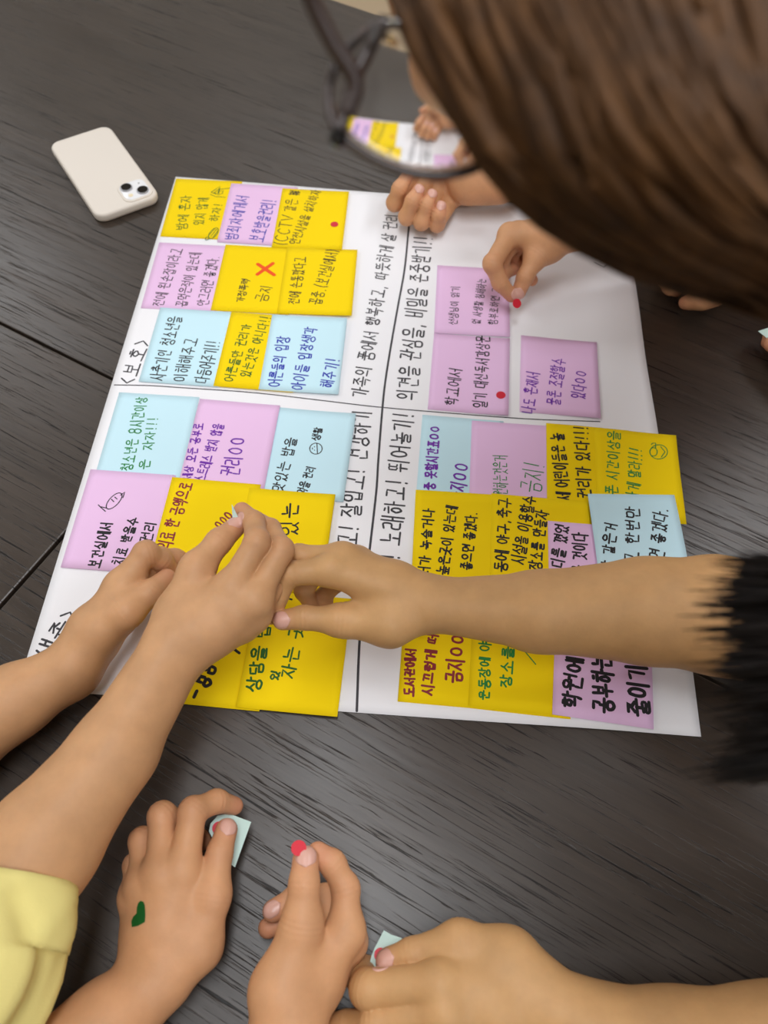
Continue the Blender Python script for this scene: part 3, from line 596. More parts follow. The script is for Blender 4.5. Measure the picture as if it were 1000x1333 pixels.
def body(name, parts, material, label):
    vs, fs, bs, n = [], [], [], 0
    for v, f, b in parts: vs.append(v); fs.append(f + n); bs.append(b); n += len(v)
    v = np.vstack(vs); f = np.vstack(fs); b = np.hstack(bs); me = bpy.data.meshes.new(name)
    me.vertices.add(len(v)); me.vertices.foreach_set('co', v.astype(np.float32).ravel())
    me.loops.add(4 * len(f)); me.loops.foreach_set('vertex_index', f.astype(np.int32).ravel())
    me.polygons.add(len(f)); me.polygons.foreach_set('loop_start', np.arange(0, 4 * len(f), 4, dtype=np.int32))
    me.update(calc_edges=True); me.validate(); me.polygons.foreach_set('use_smooth', [True] * len(f))
    at_ = me.attributes.new('blush', 'FLOAT', 'POINT'); at_.data.foreach_set('value', b.astype(np.float32)); me.materials.append(material)
    o = bpy.data.objects.new(name, me); C.objects.link(o); tag(o, label, 'person')
    return o, BVHTree.FromPolygons([Vector(x) for x in v], [tuple(map(int, x)) for x in f])
def on_surface(tree, p, n, off, reach=.03):
    hit = tree.ray_cast(Vector(p + n * reach), Vector(-n), reach * 2.2)
    return None if hit[0] is None else np.array(hit[0]) + n * off
def nail(tree, person, fing, i, dors, wd=.78, ln=1.45, shift=.10):
    f = fing[i]; tip, r = f[-1]; d = unit(tip - f[-2][0]); n = np.asarray(dors, float); n = unit(n - d * (n @ d)); s = np.cross(d, n)
    NU, NV = 8, 10; vs = []; 
    for L in (.00045, -.0008):
        for jv in range(NV + 1):
            v = jv / NV * 2 - 1; wv = (1 - abs(v) ** 3.2 * (.55 if v > 0 else .75)) 
            for iu in range(NU + 1):
                u = iu / NU * 2 - 1
                p = tip + d * r * (shift + v * ln * .5 + (.10 * (1 - u * u) if v > 0 else -.10 * (1 - u * u)) * abs(v)) + s * r * wd * u * wv
                h_ = on_surface(tree, p, n, L)
                vs.append(h_ if h_ is not None else p + n * r * .6)
    q = lambda i_, j_, L: L * (NU + 1) * (NV + 1) + j_ * (NU + 1) + i_; fs = []
    for j in range(NV):
        for i_ in range(NU):
            fs.append((q(i_, j, 0), q(i_ + 1, j, 0), q(i_ + 1, j + 1, 0), q(i_, j + 1, 0))); fs.append((q(i_, j, 1), q(i_, j + 1, 1), q(i_ + 1, j + 1, 1), q(i_ + 1, j, 1)))
    rim = [(i_, 0) for i_ in range(NU)] + [(NU, j) for j in range(NV)] + [(i_, NV) for i_ in range(NU, 0, -1)] + [(0, j) for j in range(NV, 0, -1)]
    for a, b in zip(rim, rim[1:] + rim[:1]): fs.append((q(*a, 0), q(*a, 1), q(*b, 1), q(*b, 0)))
    return obj('fingernail', vs, fs, M['nail'], person, True)
VIEW = lambda p: unit(CAM - p)                                        # where nails seen in the photograph face

# ---- hands, read off the photograph: joints (u, v, height mm, radius mm); fingers are thumb, index, middle, ring, little
H1 = dict(wrist=(93, 872, 36, 23), fore=[(20, 912, 36, 25), (-60, 965, 38, 29), (-170, 1040, 45, 33)], fingers=[
    [(122, 822, 50, 15), (163, 797, 62, 12.5), (196, 772, 60, 10.2), (217, 753, 56, 8.2)],
    [(157, 764, 58, 11.5), (190, 720, 66, 10), (211, 730, 54, 8.6), (221, 741, 45, 7.6)],
    [(160, 778, 42, 11), (207, 727, 48, 9.5), (228, 727, 38, 8), (240, 730, 30, 7.2)],
    [(163, 792, 30, 10.5), (200, 752, 25, 9), (194, 774, 20, 8), (180, 785, 20, 7)],
    [(160, 806, 20, 9.5), (190, 778, 15, 8), (178, 790, 12, 7), (166, 795, 12, 6.5)]], extra=[((150, 800, 52, 0), (176, 758, 52, 0), 13, 11, .010)])
H2 = dict(web=.10, wrist=(228, 846, 88, 22.5), fore=[(150, 976, 84, 25.5), (56, 1098, 80, 33), (-20, 1200, 82, 37)], fingers=[
    [(232, 800, 90, 14), (256, 741, 98, 12), (285, 705, 98, 9.8), (306, 687, 94, 8.2)],
    [(301, 765, 102, 11), (335, 706, 112, 9.8), (331, 680, 99, 8.4), (315, 665, 94, 7.2)],
    [(331, 782, 98, 11), (366, 716, 104, 9.6), (352, 689, 88, 8.2), (337, 678, 78, 7)],
    [(330, 800, 86, 10.5), (364, 752, 82, 9), (338, 740, 64, 8), (322, 748, 58, 7)],
    [(316, 815, 78, 9.5), (336, 792, 66, 8), (318, 782, 58, 7.2), (305, 790, 56, 6.5)]])
H3 = dict(web=.12, wrist=(575, 788, 66, 22.5), fore=[(700, 796, 66, 29), (840, 795, 70, 38), (930, 800, 76, 42), (1080, 830, 92, 44)], fingers=[
    [(508, 812, 66, 15), (445, 808, 66, 11.8), (396, 804, 68, 9.2), (368, 807, 68, 8.2)],
    [(430, 742, 84, 11), (375, 747, 86, 9.8), (360, 777, 74, 8.6), (354, 801, 64, 7.6)],
    [(446, 728, 80, 11), (388, 724, 78, 9.4), (362, 742, 64, 8.2), (352, 766, 54, 7.2)],
    [(464, 732, 68, 10.5), (412, 742, 54, 9), (396, 768, 42, 8), (405, 786, 34, 7)],
    [(480, 748, 56, 9.5), (437, 758, 42, 8), (421, 777, 33, 7.2), (425, 791, 28, 6.5)]])
H4 = dict(wrist=(200, 1278, 30, 22), fore=[(140, 1335, 36, 24), (40, 1430, 50, 30), (-50, 1520, 70, 34)], web=.12, thick=1.0, fingers=[
    [(258, 1232, 34, 13), (279, 1166, 42, 9.8), (286, 1110, 42, 8.0), (295, 1080, 40, 7.4)],
    [(238, 1132, 46, 10.5), (251, 1056, 50, 8.8), (282, 1043, 38, 7.4), (305, 1049, 27, 6.2)],
    [(210, 1140, 45, 10.5), (211, 1062, 42, 8.8), (240, 1074, 28, 7.6), (262, 1094, 18, 6.8)],
    [(188, 1152, 38, 10), (185, 1094, 31, 8.2), (205, 1106, 18, 7.4), (226, 1118, 13, 6.6)],
    [(176, 1168, 29, 9), (176, 1126, 18, 7.4), (190, 1132, 11, 6.8), (202, 1142, 9, 6.2)]])
H5 = dict(wrist=(378, 1326, 48, 23.5), fore=[(362, 1400, 50, 26), (330, 1510, 58, 31), (300, 1620, 70, 34)], web=.15, thick=1.0, fingers=[
    [(366, 1288, 58, 16), (393, 1202, 70, 11.5), (396, 1150, 77, 8.7), (398, 1119, 76, 8.2)],
    [(450, 1212, 52, 10.5), (450, 1156, 56, 8.4), (433, 1124, 62, 7.8), (414, 1110, 67, 6.8)],
    [(452, 1226, 36, 10.5), (426, 1170, 24, 8.8), (386, 1170, 24, 8.0), (356, 1186, 26, 7.2)],
    [(444, 1242, 24, 10), (412, 1194, 13, 8.4), (376, 1196, 13, 7.4), (349, 1208, 15, 6.6)],
    [(432, 1258, 15, 9), (406, 1220, 9, 7.4), (385, 1224, 8, 6.8), (372, 1234, 8, 6.2)]], carp=.30)
H6 = dict(thick=1.0, wrist=(702, 1304, 46, 23.5), fore=[(770, 1346, 46, 25.5), (880, 1372, 54, 32), (1010, 1385, 66, 38), (1120, 1380, 90, 42)], fingers=[
    [(662, 1248, 46, 16), (599, 1226, 48, 12), (537, 1243, 42, 9.4), (507, 1252, 37, 8.6)],
    [(572, 1281, 56, 12), (480, 1288, 44, 11), (470, 1272, 28, 9), (476, 1260, 21, 7.8)],
    [(578, 1318, 55, 11.5), (490, 1333, 42, 10), (452, 1336, 28, 8.4), (427, 1336, 20, 7.4)],
    [(586, 1354, 49, 11), (505, 1368, 36, 9.4), (468, 1368, 22, 8), (446, 1367, 15, 7)],
    [(598, 1388, 40, 10), (530, 1404, 26, 8.4), (500, 1406, 15, 7.4), (480, 1406, 11, 6.6)]])
H7 = dict(wrist=(636, 226, 40, 24), fore=[(680, 196, 50, 27), (760, 130, 80, 34), (850, 60, 130, 40)], fingers=[
    [(610, 222, 52, 13), (575, 208, 56, 11), (548, 200, 54, 9), (530, 208, 52, 8)],
    [(543, 222, 20, 11), (514, 264, 24, 9.8), (520, 246, 42, 8.6), (530, 230, 48, 7.6)],
    [(560, 232, 18, 11), (530, 282, 22, 9.8), (537, 262, 40, 8.4), (545, 248, 46, 7.4)],
    [(577, 243, 16, 10.5), (549, 289, 20, 9.4), (555, 268, 36, 8.2), (562, 254, 42, 7.2)],
    [(592, 254, 15, 10), (569, 292, 17, 8.8), (571, 280, 30, 7.8), (574, 269, 36, 7.0)]], extra=[((610, 240, 38, 0), (650, 236, 40, 0), 22, 24, .012)])
H8 = dict(wrist=(717, 308, 58, 23), fore=[(752, 288, 66, 26), (840, 230, 95, 33), (920, 170, 140, 38)], fingers=[
    [(712, 322, 52, 13), (698, 335, 50, 11), (684, 360, 40, 9), (675, 381, 27, 8)],
    [(664, 306, 60, 11), (641, 343, 56, 9.8), (651, 368, 39, 8.4), (666, 385, 26, 7.4)],
    [(674, 305, 50, 11), (652, 337, 42, 9.6), (656, 354, 28, 8.2), (667, 351, 25, 7.2)],
    [(686, 307, 41, 10.5), (664, 332, 31, 9), (669, 347, 19, 8), (680, 345, 19, 7)],
    [(698, 312, 32, 9.5), (682, 336, 21, 8), (687, 352, 14, 7), (693, 365, 12, 6.5)]])
H9 = dict(wrist=(925, 355, 32, 23), fore=[(965, 318, 40, 26), (1040, 250, 60, 32), (1110, 190, 90, 36)], fingers=[
    [(930, 378, 32, 13), (915, 388, 28, 11), (902, 392, 20, 9), (893, 394, 14, 8)],
    [(888, 352, 36, 11), (868, 362, 28, 9.6), (873, 374, 18, 8.2), (880, 378, 12, 7.2)],
    [(890, 345, 30, 11), (872, 352, 20, 9.6), (879, 362, 12, 8.2), (886, 364, 10, 7.2)],
    [(894, 338, 24, 10.5), (880, 345, 15, 9), (887, 352, 10, 8), (894, 352, 10, 7)],
    [(900, 332, 18, 9.5), (888, 338, 11, 8), (894, 344, 9, 7), (900, 345, 9, 6.5)]])
H10 = dict(wrist=(1092, 470, 32, 22), fore=[(1140, 450, 40, 26), (1240, 400, 60, 32)], fingers=[
    [(1080, 480, 34, 13), (1052, 474, 36, 11), (1022, 460, 32, 9), (1004, 448, 28, 8)],
    [(1050, 448, 34, 11), (1020, 432, 32, 9.6), (1006, 436, 24, 8.2), (1000, 446, 19, 7.2)],
    [(1048, 440, 28, 11), (1026, 428, 20, 9.6), (1016, 440, 13, 8.2), (1022, 450, 10, 7.2)],
    [(1054, 436, 22, 10.5), (1034, 430, 14, 9), (1028, 440, 9, 8), (1034, 448, 9, 7)],
    [(1060, 434, 16, 9.5), (1046, 430, 10, 8), (1042, 438, 8, 7), (1048, 444, 8, 6.5)]])
def blob(prims, lo, hi, h=.003):                                       # coarse extra body masses (head, neck)
    Fd = Field(np.asarray(lo), np.asarray(hi), h)
    for a, b, ra, rb, k_ in prims: Fd.add(np.asarray(a), np.asarray(b), ra, rb, k_)
    v, f = Fd.mesh(2); return v, f, np.zeros(len(v))

V3 = lambda *p: np.array(p, float)
def torso(arms, sh, chest, hips, sleeve_r=.05):                         # trunk and upper arms beyond the edge of the picture
    pr = [(e, s, r, .046, .02) for (e, r), s in zip(arms, sh)] + [(sh[0], sh[1], .05, .05, .04), (chest, hips, .10, .11, .06), (chest, (sh[0] + sh[1]) / 2, .09, .06, .05)]
    al = np.array([e for (e, r), s in zip(arms, sh)] + list(sh) + [chest, hips]); return pr, al.min(0) - .17, al.max(0) + .17
def headp(c, f, neck):                                                  # skull, jaw, nose, chin, ears and neck, facing f
    f = unit(f); l = unit(np.cross(V3(0, 0, 1), f)); u = np.cross(f, l)
    return [(c, c + f * .022 + u * .01, .078, .076, .03), (c + f * .045 - u * .045, c + f * .06 - u * .075, .045, .03, .03), (c + f * .088 - u * .008, c + f * .102 - u * .034, .008, .012, .012),
        (c + l * .078 - u * .02, c + l * .08 - u * .045, .010, .007, .008), (c - l * .078 - u * .02, c - l * .08 - u * .045, .010, .007, .008), (c - u * .05 - f * .01, neck, .048, .052, .02)]
def hairp(c, f):
    f = unit(f); u = V3(0, 0, 1); return [(c - f * .02 + u * .022, c - f * .03 - u * .06, .084, .07, .03), (c + u * .035 + f * .02, c + u * .03, .066, .07, .03)]
def shirt(name, sh, chest, hips, material, person, arms=(), ar=.058):
    pr = [(sh[0], sh[1], .062, .062, .05), (chest, hips, .118, .128, .06), (chest, (sh[0] + sh[1]) / 2, .105, .075, .05)] + [(s, s + (e - s) * .55, .062, ar, .03) for e, s in arms]
    al = np.array(list(sh) + [chest, hips]); v, f, _ = blob(pr, al.min(0) - .2, al.max(0) + .2, .007); return obj(name, v, f, material, person, True)
def headhair(c, f, material, person, extra=None, seed=1, n=330, drop=.09):       # a cap of locks falling from the crown to the sides and the back
    rg = np.random.RandomState(seed); f = unit(f); l = unit(np.cross(V3(0, 0, 1), f)); u = np.cross(f, l); mb = MB(); cc = c + u * .006 - f * .008
    for i in range(n):
        az = rg.uniform(math.radians(58), math.radians(302)); d = f * math.cos(az) + l * math.sin(az); R_ = .090 + rg.uniform(-.003, .003); P = []
        for th in (.05, .4, .8, 1.2, 1.6): P.append(cc + R_ * (u * math.cos(th) + d * math.sin(th)) + rg.normal(size=3) * .002)
        for k_ in (.5, 1): P.append(P[4] - V3(0, 0, 1) * drop * k_ * rg.uniform(.8, 1.1) - d * .012 * k_)
        s_ = spline(P, 14); mb.add(tube(s_, .0062 * np.clip((1.04 - np.linspace(0, 1, 14)) * 3, .1, 1), 6, .6, rg.normal(size=3)))
    if extra is not None: mb.add(extra)
    return mb.build('hair', material, person, True)
A1, A2 = build_arm(H1), build_arm(H2)
SH1 = (V3(-.44, -.92, .20), V3(-.20, -1.14, .20)); CH1, HP1 = V3(-.38, -1.10, .08), V3(-.43, -1.15, -.28); HD1 = V3(-.27, -.99, .42)
pr, lo_, hi_ = torso((A1[4], A2[4]), SH1, CH1, HP1); T1 = blob(pr + headp(HD1, V3(.7, .6, -.5), V3(-.34, -1.05, .25)), lo_, hi_ + V3(0, 0, .25), .006)
p1, t1 = body('person', [A1[:3], A2[:3], T1], M['skin_warm'], 'person at the left in a yellow shirt, both hands reaching over the lower left notes')
nail(t1, p1, A2[3], 0, VIEW(A2[3][0][-1][0]) + np.array([-.25, .5, .2]), .7)
shirt('shirt', SH1, CH1, HP1, M['shirt_yellow'], p1, ((A1[4][0], SH1[0]),)); headhair(HD1, V3(.7, .6, -.5), M['hair_black'], p1)
A3, A6 = build_arm(H3), build_arm(H6)
hc3 = atd(1500, 870, .36)
SH3 = (V3(.90, -.44, .20), V3(.90, -.82, .20)); CH3, HP3 = V3(.94, -.63, .08), V3(1.0, -.63, -.28)
pr, lo_, hi_ = torso((A3[4], A6[4]), SH3, CH3, HP3); T3 = blob(pr + headp(hc3, V3(-.8, .15, -.5), V3(.84, -.63, .26)), np.minimum(lo_, hc3 - .15), np.maximum(hi_, hc3 + .15), .006)
p3, t3 = body('person', [A3[:3], A6[:3], T3], M['skin_tan'],
    "person with black hair at the right, one tanned arm crossing the poster")
nail(t3, p3, A3[3], 0, VIEW(A3[3][0][-1][0]) + np.array([0, -.15, .2])); nail(t3, p3, A6[3], 0, VIEW(A6[3][0][-1][0]) + np.array([0, .2, 0]))
def locks(name, paths, r0, material, person, seed, flat=.5, n=14):
    rng = np.random.RandomState(seed); mb = MB()
    for pth in paths:
        P = spline(pth, n); s = np.linspace(0, 1, n); rr = r0 * rng.uniform(.6, 1.25) * np.minimum(1, .35 + s * 4) * np.clip((1.02 - s) * 2.2, .05, 1)
        mb.add(tube(P, rr, 6, flat, rng.normal(size=3)))
    return (mb.v, mb.f) if name is None else mb.build(name, material, person, True)
rng = np.random.RandomState(5)
paths = []
for i in range(1500):
    y1 = rng.uniform(722, 1020); cen = math.exp(-((y1 - 790) / 48) ** 2) + .8 * math.exp(-((y1 - 868) / 26) ** 2); low = max(0, y1 - 890) / 110
    x1 = 958 - 60 * cen * rng.uniform(0, 1) ** 1.5 - (rng.uniform(0, 55) if rng.uniform() < .22 else 0) - 34 * low * rng.uniform(0, 1) ** 1.5 + rng.uniform(-8, 110) ; y0 = 850 + (y1 - 860) * .85; dd = rng.uniform(0, .05)
    paths.append([atd(1430, 860 + (y0 - 850) * .8, .30 + dd * .3), atd(1180, y0 - 10 + rng.normal() * 6, .225 + dd * .8), atd((x1 + 1150) / 2, (y0 + y1) / 2 + rng.normal() * 4, .23 + dd), atd(x1, y1 + rng.normal() * 4, .245 + dd)])
LK3 = locks(None, paths, .0019, None, None, 9, .8, 18)

shirt('shirt', SH3, CH3, HP3, M['shirt_black'], p3, ((A3[4][0], SH3[0]), (A6[4][0], SH3[1]))); headhair(hc3, V3(-.8, .15, -.5), M['hair_black'], p3, LK3, 3, 330, .05)  # unseen black shirt and trunk, added to block light and darken the table's right
A4, A5 = build_arm(H4), build_arm(H5)
SH2 = (V3(-.09, -1.24, .18), V3(.25, -1.30, .18)); CH2, HP2 = V3(.08, -1.31, .06), V3(.07, -1.38, -.28); HD2 = V3(.09, -1.23, .41)
pr, lo_, hi_ = torso((A4[4], A5[4]), SH2, CH2, HP2); T2 = blob(pr + headp(HD2, V3(0, .8, -.5), V3(.08, -1.27, .24)), lo_, hi_ + V3(0, 0, .25), .006)
p2, t2 = body('person', [A4[:3], A5[:3], T2], M['skin_peach'], "person at the bottom with a green heart on one hand, reaching up from below")
nail(t2, p2, A4[3], 0, VIEW(A4[3][0][-1][0]) + np.array([.15, 0, 0])); nail(t2, p2, A5[3], 0, VIEW(A5[3][0][-1][0]) + np.array([0, .1, 0]))
nail(t2, p2, A5[3], 2, VIEW(A5[3][2][-1][0]) + np.array([-.6, 0, .2]), .7)
shirt('shirt', SH2, CH2, HP2, M['shirt_dark'], p2, ((A4[4][0], SH2[0]), (A5[4][0], SH2[1]))); headhair(HD2, V3(0, .8, -.5), M['hair_black'], p2)
A7, A8 = build_arm(H7), build_arm(H8)
hc = atd(878, -8, .275); ax_x = RM @ np.array([1., 0, 0]); ax_y = RM @ np.array([0, 1., 0]); ax_z = RM @ np.array([0, 0, 1.])
def hp(x, y, z): return hc + ax_x * x + ax_y * y + ax_z * z
NK = atd(1010, -110, .37); SHO = atd(1080, -70, .50)
A_head = blob([(hp(0, 0, 0), hp(.03, .01, 0), .078, .082, .03), (hp(-.035, .01, -.02), hp(-.05, .02, -.03), .052, .045, .03), (hp(-.06, .026, -.01), hp(-.093, .018, -.014), .016, .010, .012),
    (hp(-.06, .0, -.04), hp(-.075, .0, -.05), .022, .018, .02), (hp(.05, .06, -.05), NK, .055, .058, .03), (NK, SHO, .06, .05, .03), (SHO, A7[4][0], .05, .041, .03), (SHO + RM @ np.array([.06, -.03, 0]), A8[4][0], .05, .039, .03), (NK, SHO + RM @ np.array([.06, -.03, 0]), .06, .05, .03), (SHO, V3(.72, .12, .31), .06, .10, .05), (V3(.72, .12, .31), V3(1.0, .42, -.1), .10, .11, .05)], np.minimum(hc, A7[4][0]) - .2, np.maximum(np.maximum(hc, A7[4][0]), V3(1.0, .42, .3)) + .17, .006)
p4, t4 = body('person', [A7[:3], A8[:3], A_head], M['skin_peach'], 'person at the top right with long brown hair leaning over the poster, wearing glasses')
for i in (2, 3, 4): nail(t4, p4, A7[3], i, VIEW(A7[3][i][-1][0]), .7)
nail(t4, p4, A8[3], 0, VIEW(A8[3][0][-1][0]))
S4b = SHO + RM @ np.array([.06, -.03, 0]); v_, f_, _ = blob([(SHO, V3(.72, .12, .31), .068, .115, .05), (S4b, V3(.72, .12, .31), .066, .115, .05), (V3(.72, .12, .31), V3(1.0, .42, -.1), .118, .13, .05),
    (SHO, SHO * .5 + A7[4][0] * .5, .062, .056, .03), (S4b, S4b * .5 + A8[4][0] * .5, .062, .054, .03)], np.minimum(SHO, A7[4][0]) - .2, V3(1.0, .42, .3) + .2, .007)
obj('shirt', v_, f_, M['shirt_rose'], p4, True)
SH5 = (V3(1.10, -.10, .22), V3(1.12, -.34, .22)); CH5, HP5 = V3(1.17, -.24, .08), V3(1.24, -.24, -.28); HD5 = V3(1.04, -.22, .43)
A9, A10 = build_arm(H9, .0016), build_arm(H10, .0016)
pr, lo_, hi_ = torso((A9[4], A10[4]), SH5, CH5, HP5); T5 = blob(pr + headp(HD5, V3(-.9, .1, -.4), V3(1.12, -.23, .27)), lo_, hi_ + V3(0, 0, .25), .007)
p5, t5 = body('person', [A9[:3], A10[:3], T5], M['skin_peach'], "person of whom only knuckles and a fingertip show at the right edge")

shirt('shirt', SH5, CH5, HP5, M['shirt_grey'], p5, ((A9[4][0], SH5[0]), (A10[4][0], SH5[1]))); headhair(HD5, V3(-.9, .1, -.4), M['hair_black'], p5, None, 6)
# ------------------------------------------------------------------ clothes
def sleeve(name, path, radii, material, person, wr=.006, n=64, m=40, thick=.0016):
    P = spline(path, m); R = np.interp(np.linspace(0, 1, m), np.linspace(0, 1, len(radii)), radii); T = np.gradient(P, axis=0); T /= np.linalg.norm(T, axis=1)[:, None]
    vs = []; fs = []
    for L in (0, 1):
        for i in range(m):
            a = unit(np.cross(T[i], np.array([.2, .1, 1.]))); b = np.cross(a, T[i]); s = i / (m - 1)
            for j in range(n):
                t = 2 * math.pi * j / n
                w_ = wr * min(1, s * 5 + .25) * (math.sin(3 * t + 5 * s) * .6 + math.sin(5 * t - 9 * s + 1) * .45 + math.sin(2 * t + 16 * s) * .4 + max(0, math.sin(7 * t + 13 * s + 2 * math.sin(9 * s))) ** 3 * .5 - max(0, math.sin(4 * t - 11 * s + 1)) ** 6 * .6)
                if s < .07: w_ += .0008
                r = R[i] + w_ - L * thick; vs.append(P[i] + r * (math.cos(t) * a + math.sin(t) * b))
    q = lambda i, j, L: L * m * n + i * n + j % n
    for i in range(m - 1):
        for j in range(n):
            fs.append((q(i, j, 0), q(i + 1, j, 0), q(i + 1, j + 1, 0), q(i, j + 1, 0))); fs.append((q(i, j, 1), q(i, j + 1, 1), q(i + 1, j + 1, 1), q(i + 1, j, 1)))
    for j in range(n):
        fs.append((q(0, j, 0), q(0, j + 1, 0), q(0, j + 1, 1), q(0, j, 1))); fs.append((q(m - 1, j, 0), q(m - 1, j, 1), q(m - 1, j + 1, 1), q(m - 1, j + 1, 0)))
    return obj(name, vs, fs, material, person, True)
sl = sleeve('shirt_sleeve', [at(10, 1142, .082), at(-18, 1225, .084), at(-64, 1310, .088), V3(-.06, -.83, .12), V3(-.17, -.96, .17), (SH1[0] + SH1[1] * 2) / 3], [.041, .045, .046, .050, .056, .066], M['shirt_yellow'], p1)
sl2 = sleeve('shirt_sleeve', [at(8, 1425, .052), at(-20, 1480, .062), A4[4][0], SH2[0]], [.036, .040, .050, .060], M['shirt_dark'], p2)

# ------------------------------------------------------------------ hair
rng = np.random.RandomState(3); S0 = np.array([(516, -55), (583, 62), (670, 216), (815, 326), (1045, 412)], float); S1 = np.array([(1020, -140), (1075, 20), (1100, 120), (1120, 220), (1140, 330)], float)
paths = []
for i in range(760):
    s = rng.uniform(0, 1) ** 1.2; pt = S0 * (1 - s) + S1 * s; d0 = .205 - .045 * math.sin(math.pi * min(1, .04 + s * .85)) + rng.uniform(0, .016)
    wob = rng.normal(size=(5, 2)) * np.array([[9, 9], [10, 10], [11, 11], [13, 13], [18, 16]]) * (1 if s > .04 else .6)
    if s < .10: wob[:, 1] = -abs(wob[:, 1]) + 4
    paths.append([atd(*(pt[j] + wob[j]), d0 + (.012, 0, -.002, .008, .026)[j] + rng.normal() * .002) for j in range(5)])
for i in range(40):                                                     # loose strands along the lower edge
    pt = S0 + np.array([rng.uniform(-18, 4), rng.uniform(0, 18)]); paths.append([atd(*(pt[j] + rng.normal(size=2) * 5), .205 + (.012, 0, 0, .008, .026)[j]) for j in range(5)])
headhair(hc, V3(-.9, -.1, -.35), M['hair_brown'], p4, locks(None, paths, .0033, None, None, 5), 4, 420, .0)
# ------------------------------------------------------------------ eyeglasses
GD = .215
gl = empty('eyeglasses', tuple(atd(540, 125, GD))); tag(gl, 'dark brown framed eyeglasses with round lenses, worn under the long brown hair', 'eyeglasses')
rimpx = [(500, 28), (476, 40), (446, 72), (429, 110), (430, 148), (445, 176), (482, 204), (530, 224), (582, 228), (630, 212), (655, 165), (648, 110), (615, 62), (560, 30)]
loop = spline([atd(u, v, GD) for u, v in rimpx + rimpx[:1]], 90)
mb = MB(); mb.add(tube(loop, .0014, 10)); mb.build('rim', M['frame'], gl, True)
mb = MB(); mb.add(tube(spline([atd(500, 26, GD - .001), atd(482, 62, GD - .002), atd(462, 104, GD - .002), atd(448, 150, GD), atd(443, 176, GD)], 24), .0019, 10)); mb.build('brow_bar', M['frame'], gl, True)
mb = MB(); mb.add(tube(spline([atd(392, -50, GD - .02), atd(406, 0, GD - .014), atd(434, 58, GD - .008), atd(462, 106, GD - .003), atd(452, 150, GD)], 30), .0024, 10)); mb.build('temple', M['frame'], gl, True)
bmh = bmesh.new(); bmesh.ops.create_uvsphere(bmh, u_segments=14, v_segments=8, radius=.0028); bmesh.ops.translate(bmh, vec=atd(441, 179, GD), verts=bmh.verts)
me = bpy.data.meshes.new('hinge'); bmh.to_mesh(me); bmh.free(); me.materials.append(M['lens_black']); ho = bpy.data.objects.new('hinge', me); C.objects.link(ho); ho.parent = gl; ho.matrix_parent_inverse = gl.matrix_world.inverted()
for (u, v, a) in ((484, 41, .5), (506, 50, .8)):
    mb = MB(); mb.add(tube([atd(u - 7, v - 4, GD + .002), atd(u, v, GD + .001), atd(u + 7, v + 5, GD + .004)], [.0009, .0014, .0009], 8)); mb.build('nose_pad', M['gold'], gl, True)
# the near lens: a strong concave lens (short-sighted), thin in the middle and thick at its rim
LC = atd(562, 100, GD); nL = unit(LC - CAM); out = loop[:-1]; NR = 26; vs = []; fs = []; K = len(out); FL = .120; RC = .5 * FL * 2
def sag(p): 
    e = p - LC; e = e - nL * (e @ nL); r2 = float(e @ e); return RC - math.sqrt(max(RC * RC - r2, 1e-9))
for sd in (-1, 1):
    for r_ in range(NR + 1):
        for k_ in range(K):
            p = LC + (out[k_] - LC) * (r_ / NR); p = p - nL * ((p - LC) @ nL); vs.append(p + nL * sd * (.0006 + sag(p)))
qq = lambda sd, r_, k_: sd * (NR + 1) * K + r_ * K + k_ % K
for r_ in range(NR):
    for k_ in range(K):
        fs.append((qq(0, r_, k_), qq(0, r_, k_ + 1), qq(0, r_ + 1, k_ + 1), qq(0, r_ + 1, k_))); fs.append((qq(1, r_, k_), qq(1, r_ + 1, k_), qq(1, r_ + 1, k_ + 1), qq(1, r_, k_ + 1)))
for k_ in range(K): fs.append((qq(0, NR, k_), qq(0, NR, k_ + 1), qq(1, NR, k_ + 1), qq(1, NR, k_)))
lo_ = obj('lens', vs, fs, M['glass'], gl, True)
bm = bmesh.new(); bm.from_mesh(lo_.data); bmesh.ops.remove_doubles(bm, verts=bm.verts, dist=1e-6); bmesh.ops.recalc_face_normals(bm, faces=bm.faces); bm.to_mesh(lo_.data); bm.free()

# ------------------------------------------------------------------ small things in the hands
def scrap(pts, zs, label, col='mint', thick=.00025, bend=0):
    P = np.array([at(u, v, z) for (u, v), z in zip(pts, zs)]); n = len(P); c = P.mean(0); nr = unit(np.cross(P[1] - P[0], P[2] - P[0])); nr = nr if nr[2] > 0 else -nr
    vs = list(P + nr * thick / 2) + list(P - nr * thick / 2); fs = [tuple(range(n)), tuple(range(2 * n - 1, n - 1, -1))] + [(i, n + i, n + (i + 1) % n, (i + 1) % n) for i in range(n)]
    o = obj('paper_scrap', vs, fs, M[col]); return tag(o, label, 'paper scrap', 'mint paper scraps')
def disc3(c, n, r, label, grp='red dot stickers', th=.0003):
    n = unit(n); a = unit(np.cross(n, np.array([.3, 1, .2]))); b = np.cross(n, a); k_ = 26
    vs = [c + r * (math.cos(2 * math.pi * i / k_) * a + math.sin(2 * math.pi * i / k_) * b) + n * s * th / 2 for s in (1, -1) for i in range(k_)]
    fs = [tuple(range(k_)), tuple(range(2 * k_ - 1, k_ - 1, -1))] + [(i, k_ + i, k_ + (i + 1) % k_, (i + 1) % k_) for i in range(k_)]
    return tag(obj('dot_sticker', vs, fs, M['dot']), label, 'sticker', grp)
scrap([(272, 1082), (274, 1072), (283, 1062), (298, 1059), (327, 1070), (306, 1129), (290, 1118)], [.030, .030, .029, .028, .022, .022, .028], 'mint paper scrap pinched by the hand with the green heart')
disc3(at(284.5, 1078, .0315), np.array([0, 0, 1.]), .0042, 'red dot sticker on the mint scrap held by the hand with the green heart')
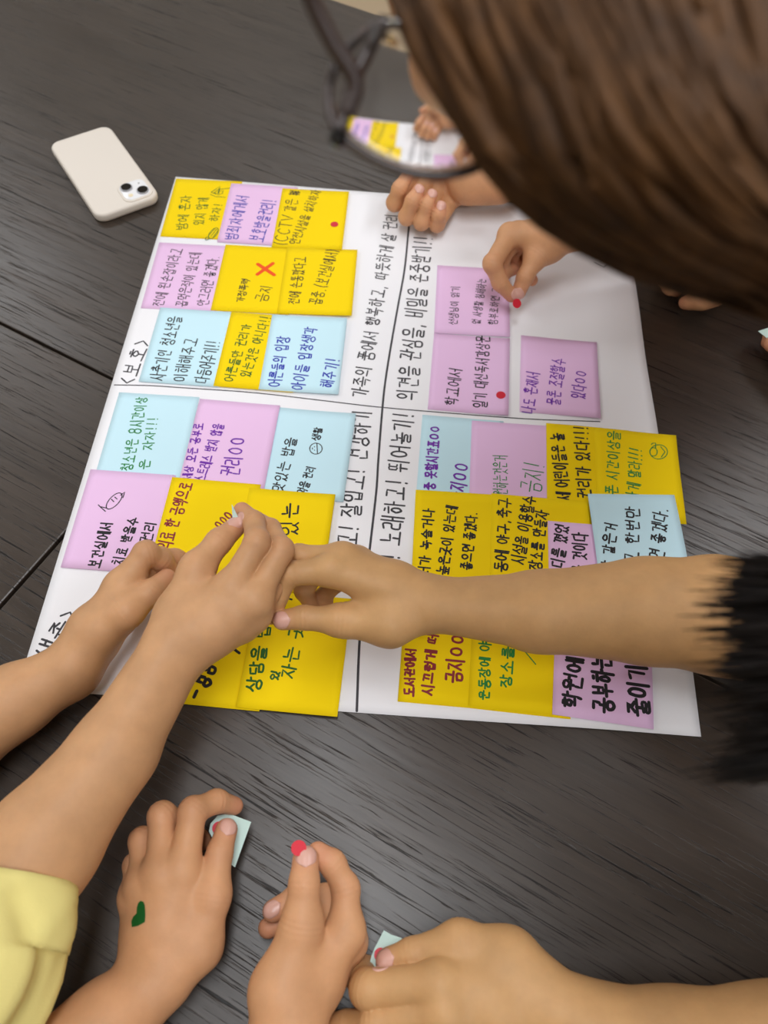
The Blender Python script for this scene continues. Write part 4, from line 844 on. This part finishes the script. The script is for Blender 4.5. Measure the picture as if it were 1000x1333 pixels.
disc3(at(389, 1104, .083), VIEW(at(389, 1104, .083)) + np.array([0, .25, 0]), .0046, 'red dot sticker held up on the thumb of the bottom middle hand')
scrap([(480, 1260), (484, 1244), (488, 1234), (500, 1211), (510, 1217), (523, 1221), (521, 1236), (512, 1262)], [.030, .029, .029, .028, .028, .028, .029, .030], 'mint paper scrap with a torn edge under the thumb of the bottom right hand')
disc3(at(495.5, 1243, .0306), np.array([0, 0, 1.]), .0040, 'red dot sticker on the torn mint scrap under the bottom right thumb')
disc3(at(673, 395, .030), np.array([.3, -.55, .8]), .0046, 'red dot sticker at the fingertips over the pink note, upper right')
scrap([(302, 657), (304, 661), (311, 676), (308, 684), (303, 674)], [.104, .104, .098, .094, .098], 'thin pale paper sliver between the fingertips at the crossing hands', 'mint')
scrap([(987, 431), (1012, 423), (1030, 440), (1006, 446)], [.034, .034, .028, .028], 'mint paper scrap held at the right edge of the photo below the brown hair')
# green heart on the back of the hand
hv = [(180, 1177), (182.5, 1174.5), (185.5, 1175.5), (187, 1180), (187.5, 1190), (187, 1199), (180, 1203.5), (173.5, 1205), (172.8, 1198), (175, 1192.5), (178.3, 1189), (178.6, 1182)]
nv = VIEW(at(180, 1190, .05)); cpt = np.mean(np.array(hv), 0); hv = [tuple(cpt + (np.array(p) - cpt) * np.array([1.25, 1.12])) for p in hv]; rings = []
for k_ in (0, .35, .7, 1): rings.append([on_surface(t2, at(*(cpt + (np.array(p) - cpt) * max(k_, .02)), .05), nv, .0004) for p in hv])
if all(x is not None for r_ in rings for x in r_):
    n = len(hv); vs = [x for r_ in rings for x in r_]; fs = [tuple(range(n))]
    for r_ in range(3): fs += [(r_ * n + i, (r_ + 1) * n + i, (r_ + 1) * n + (i + 1) % n, r_ * n + (i + 1) % n) for i in range(n)]
    vs2 = [x - nv * .0006 for x in rings[-1]]; m_ = len(vs); vs += vs2; fs += [(3 * n + i, m_ + i, m_ + (i + 1) % n, 3 * n + (i + 1) % n) for i in range(n)]
    tag(obj('heart_sticker', vs, fs, M['heart']), 'green heart sticker on the back of the lower left hand', 'sticker')
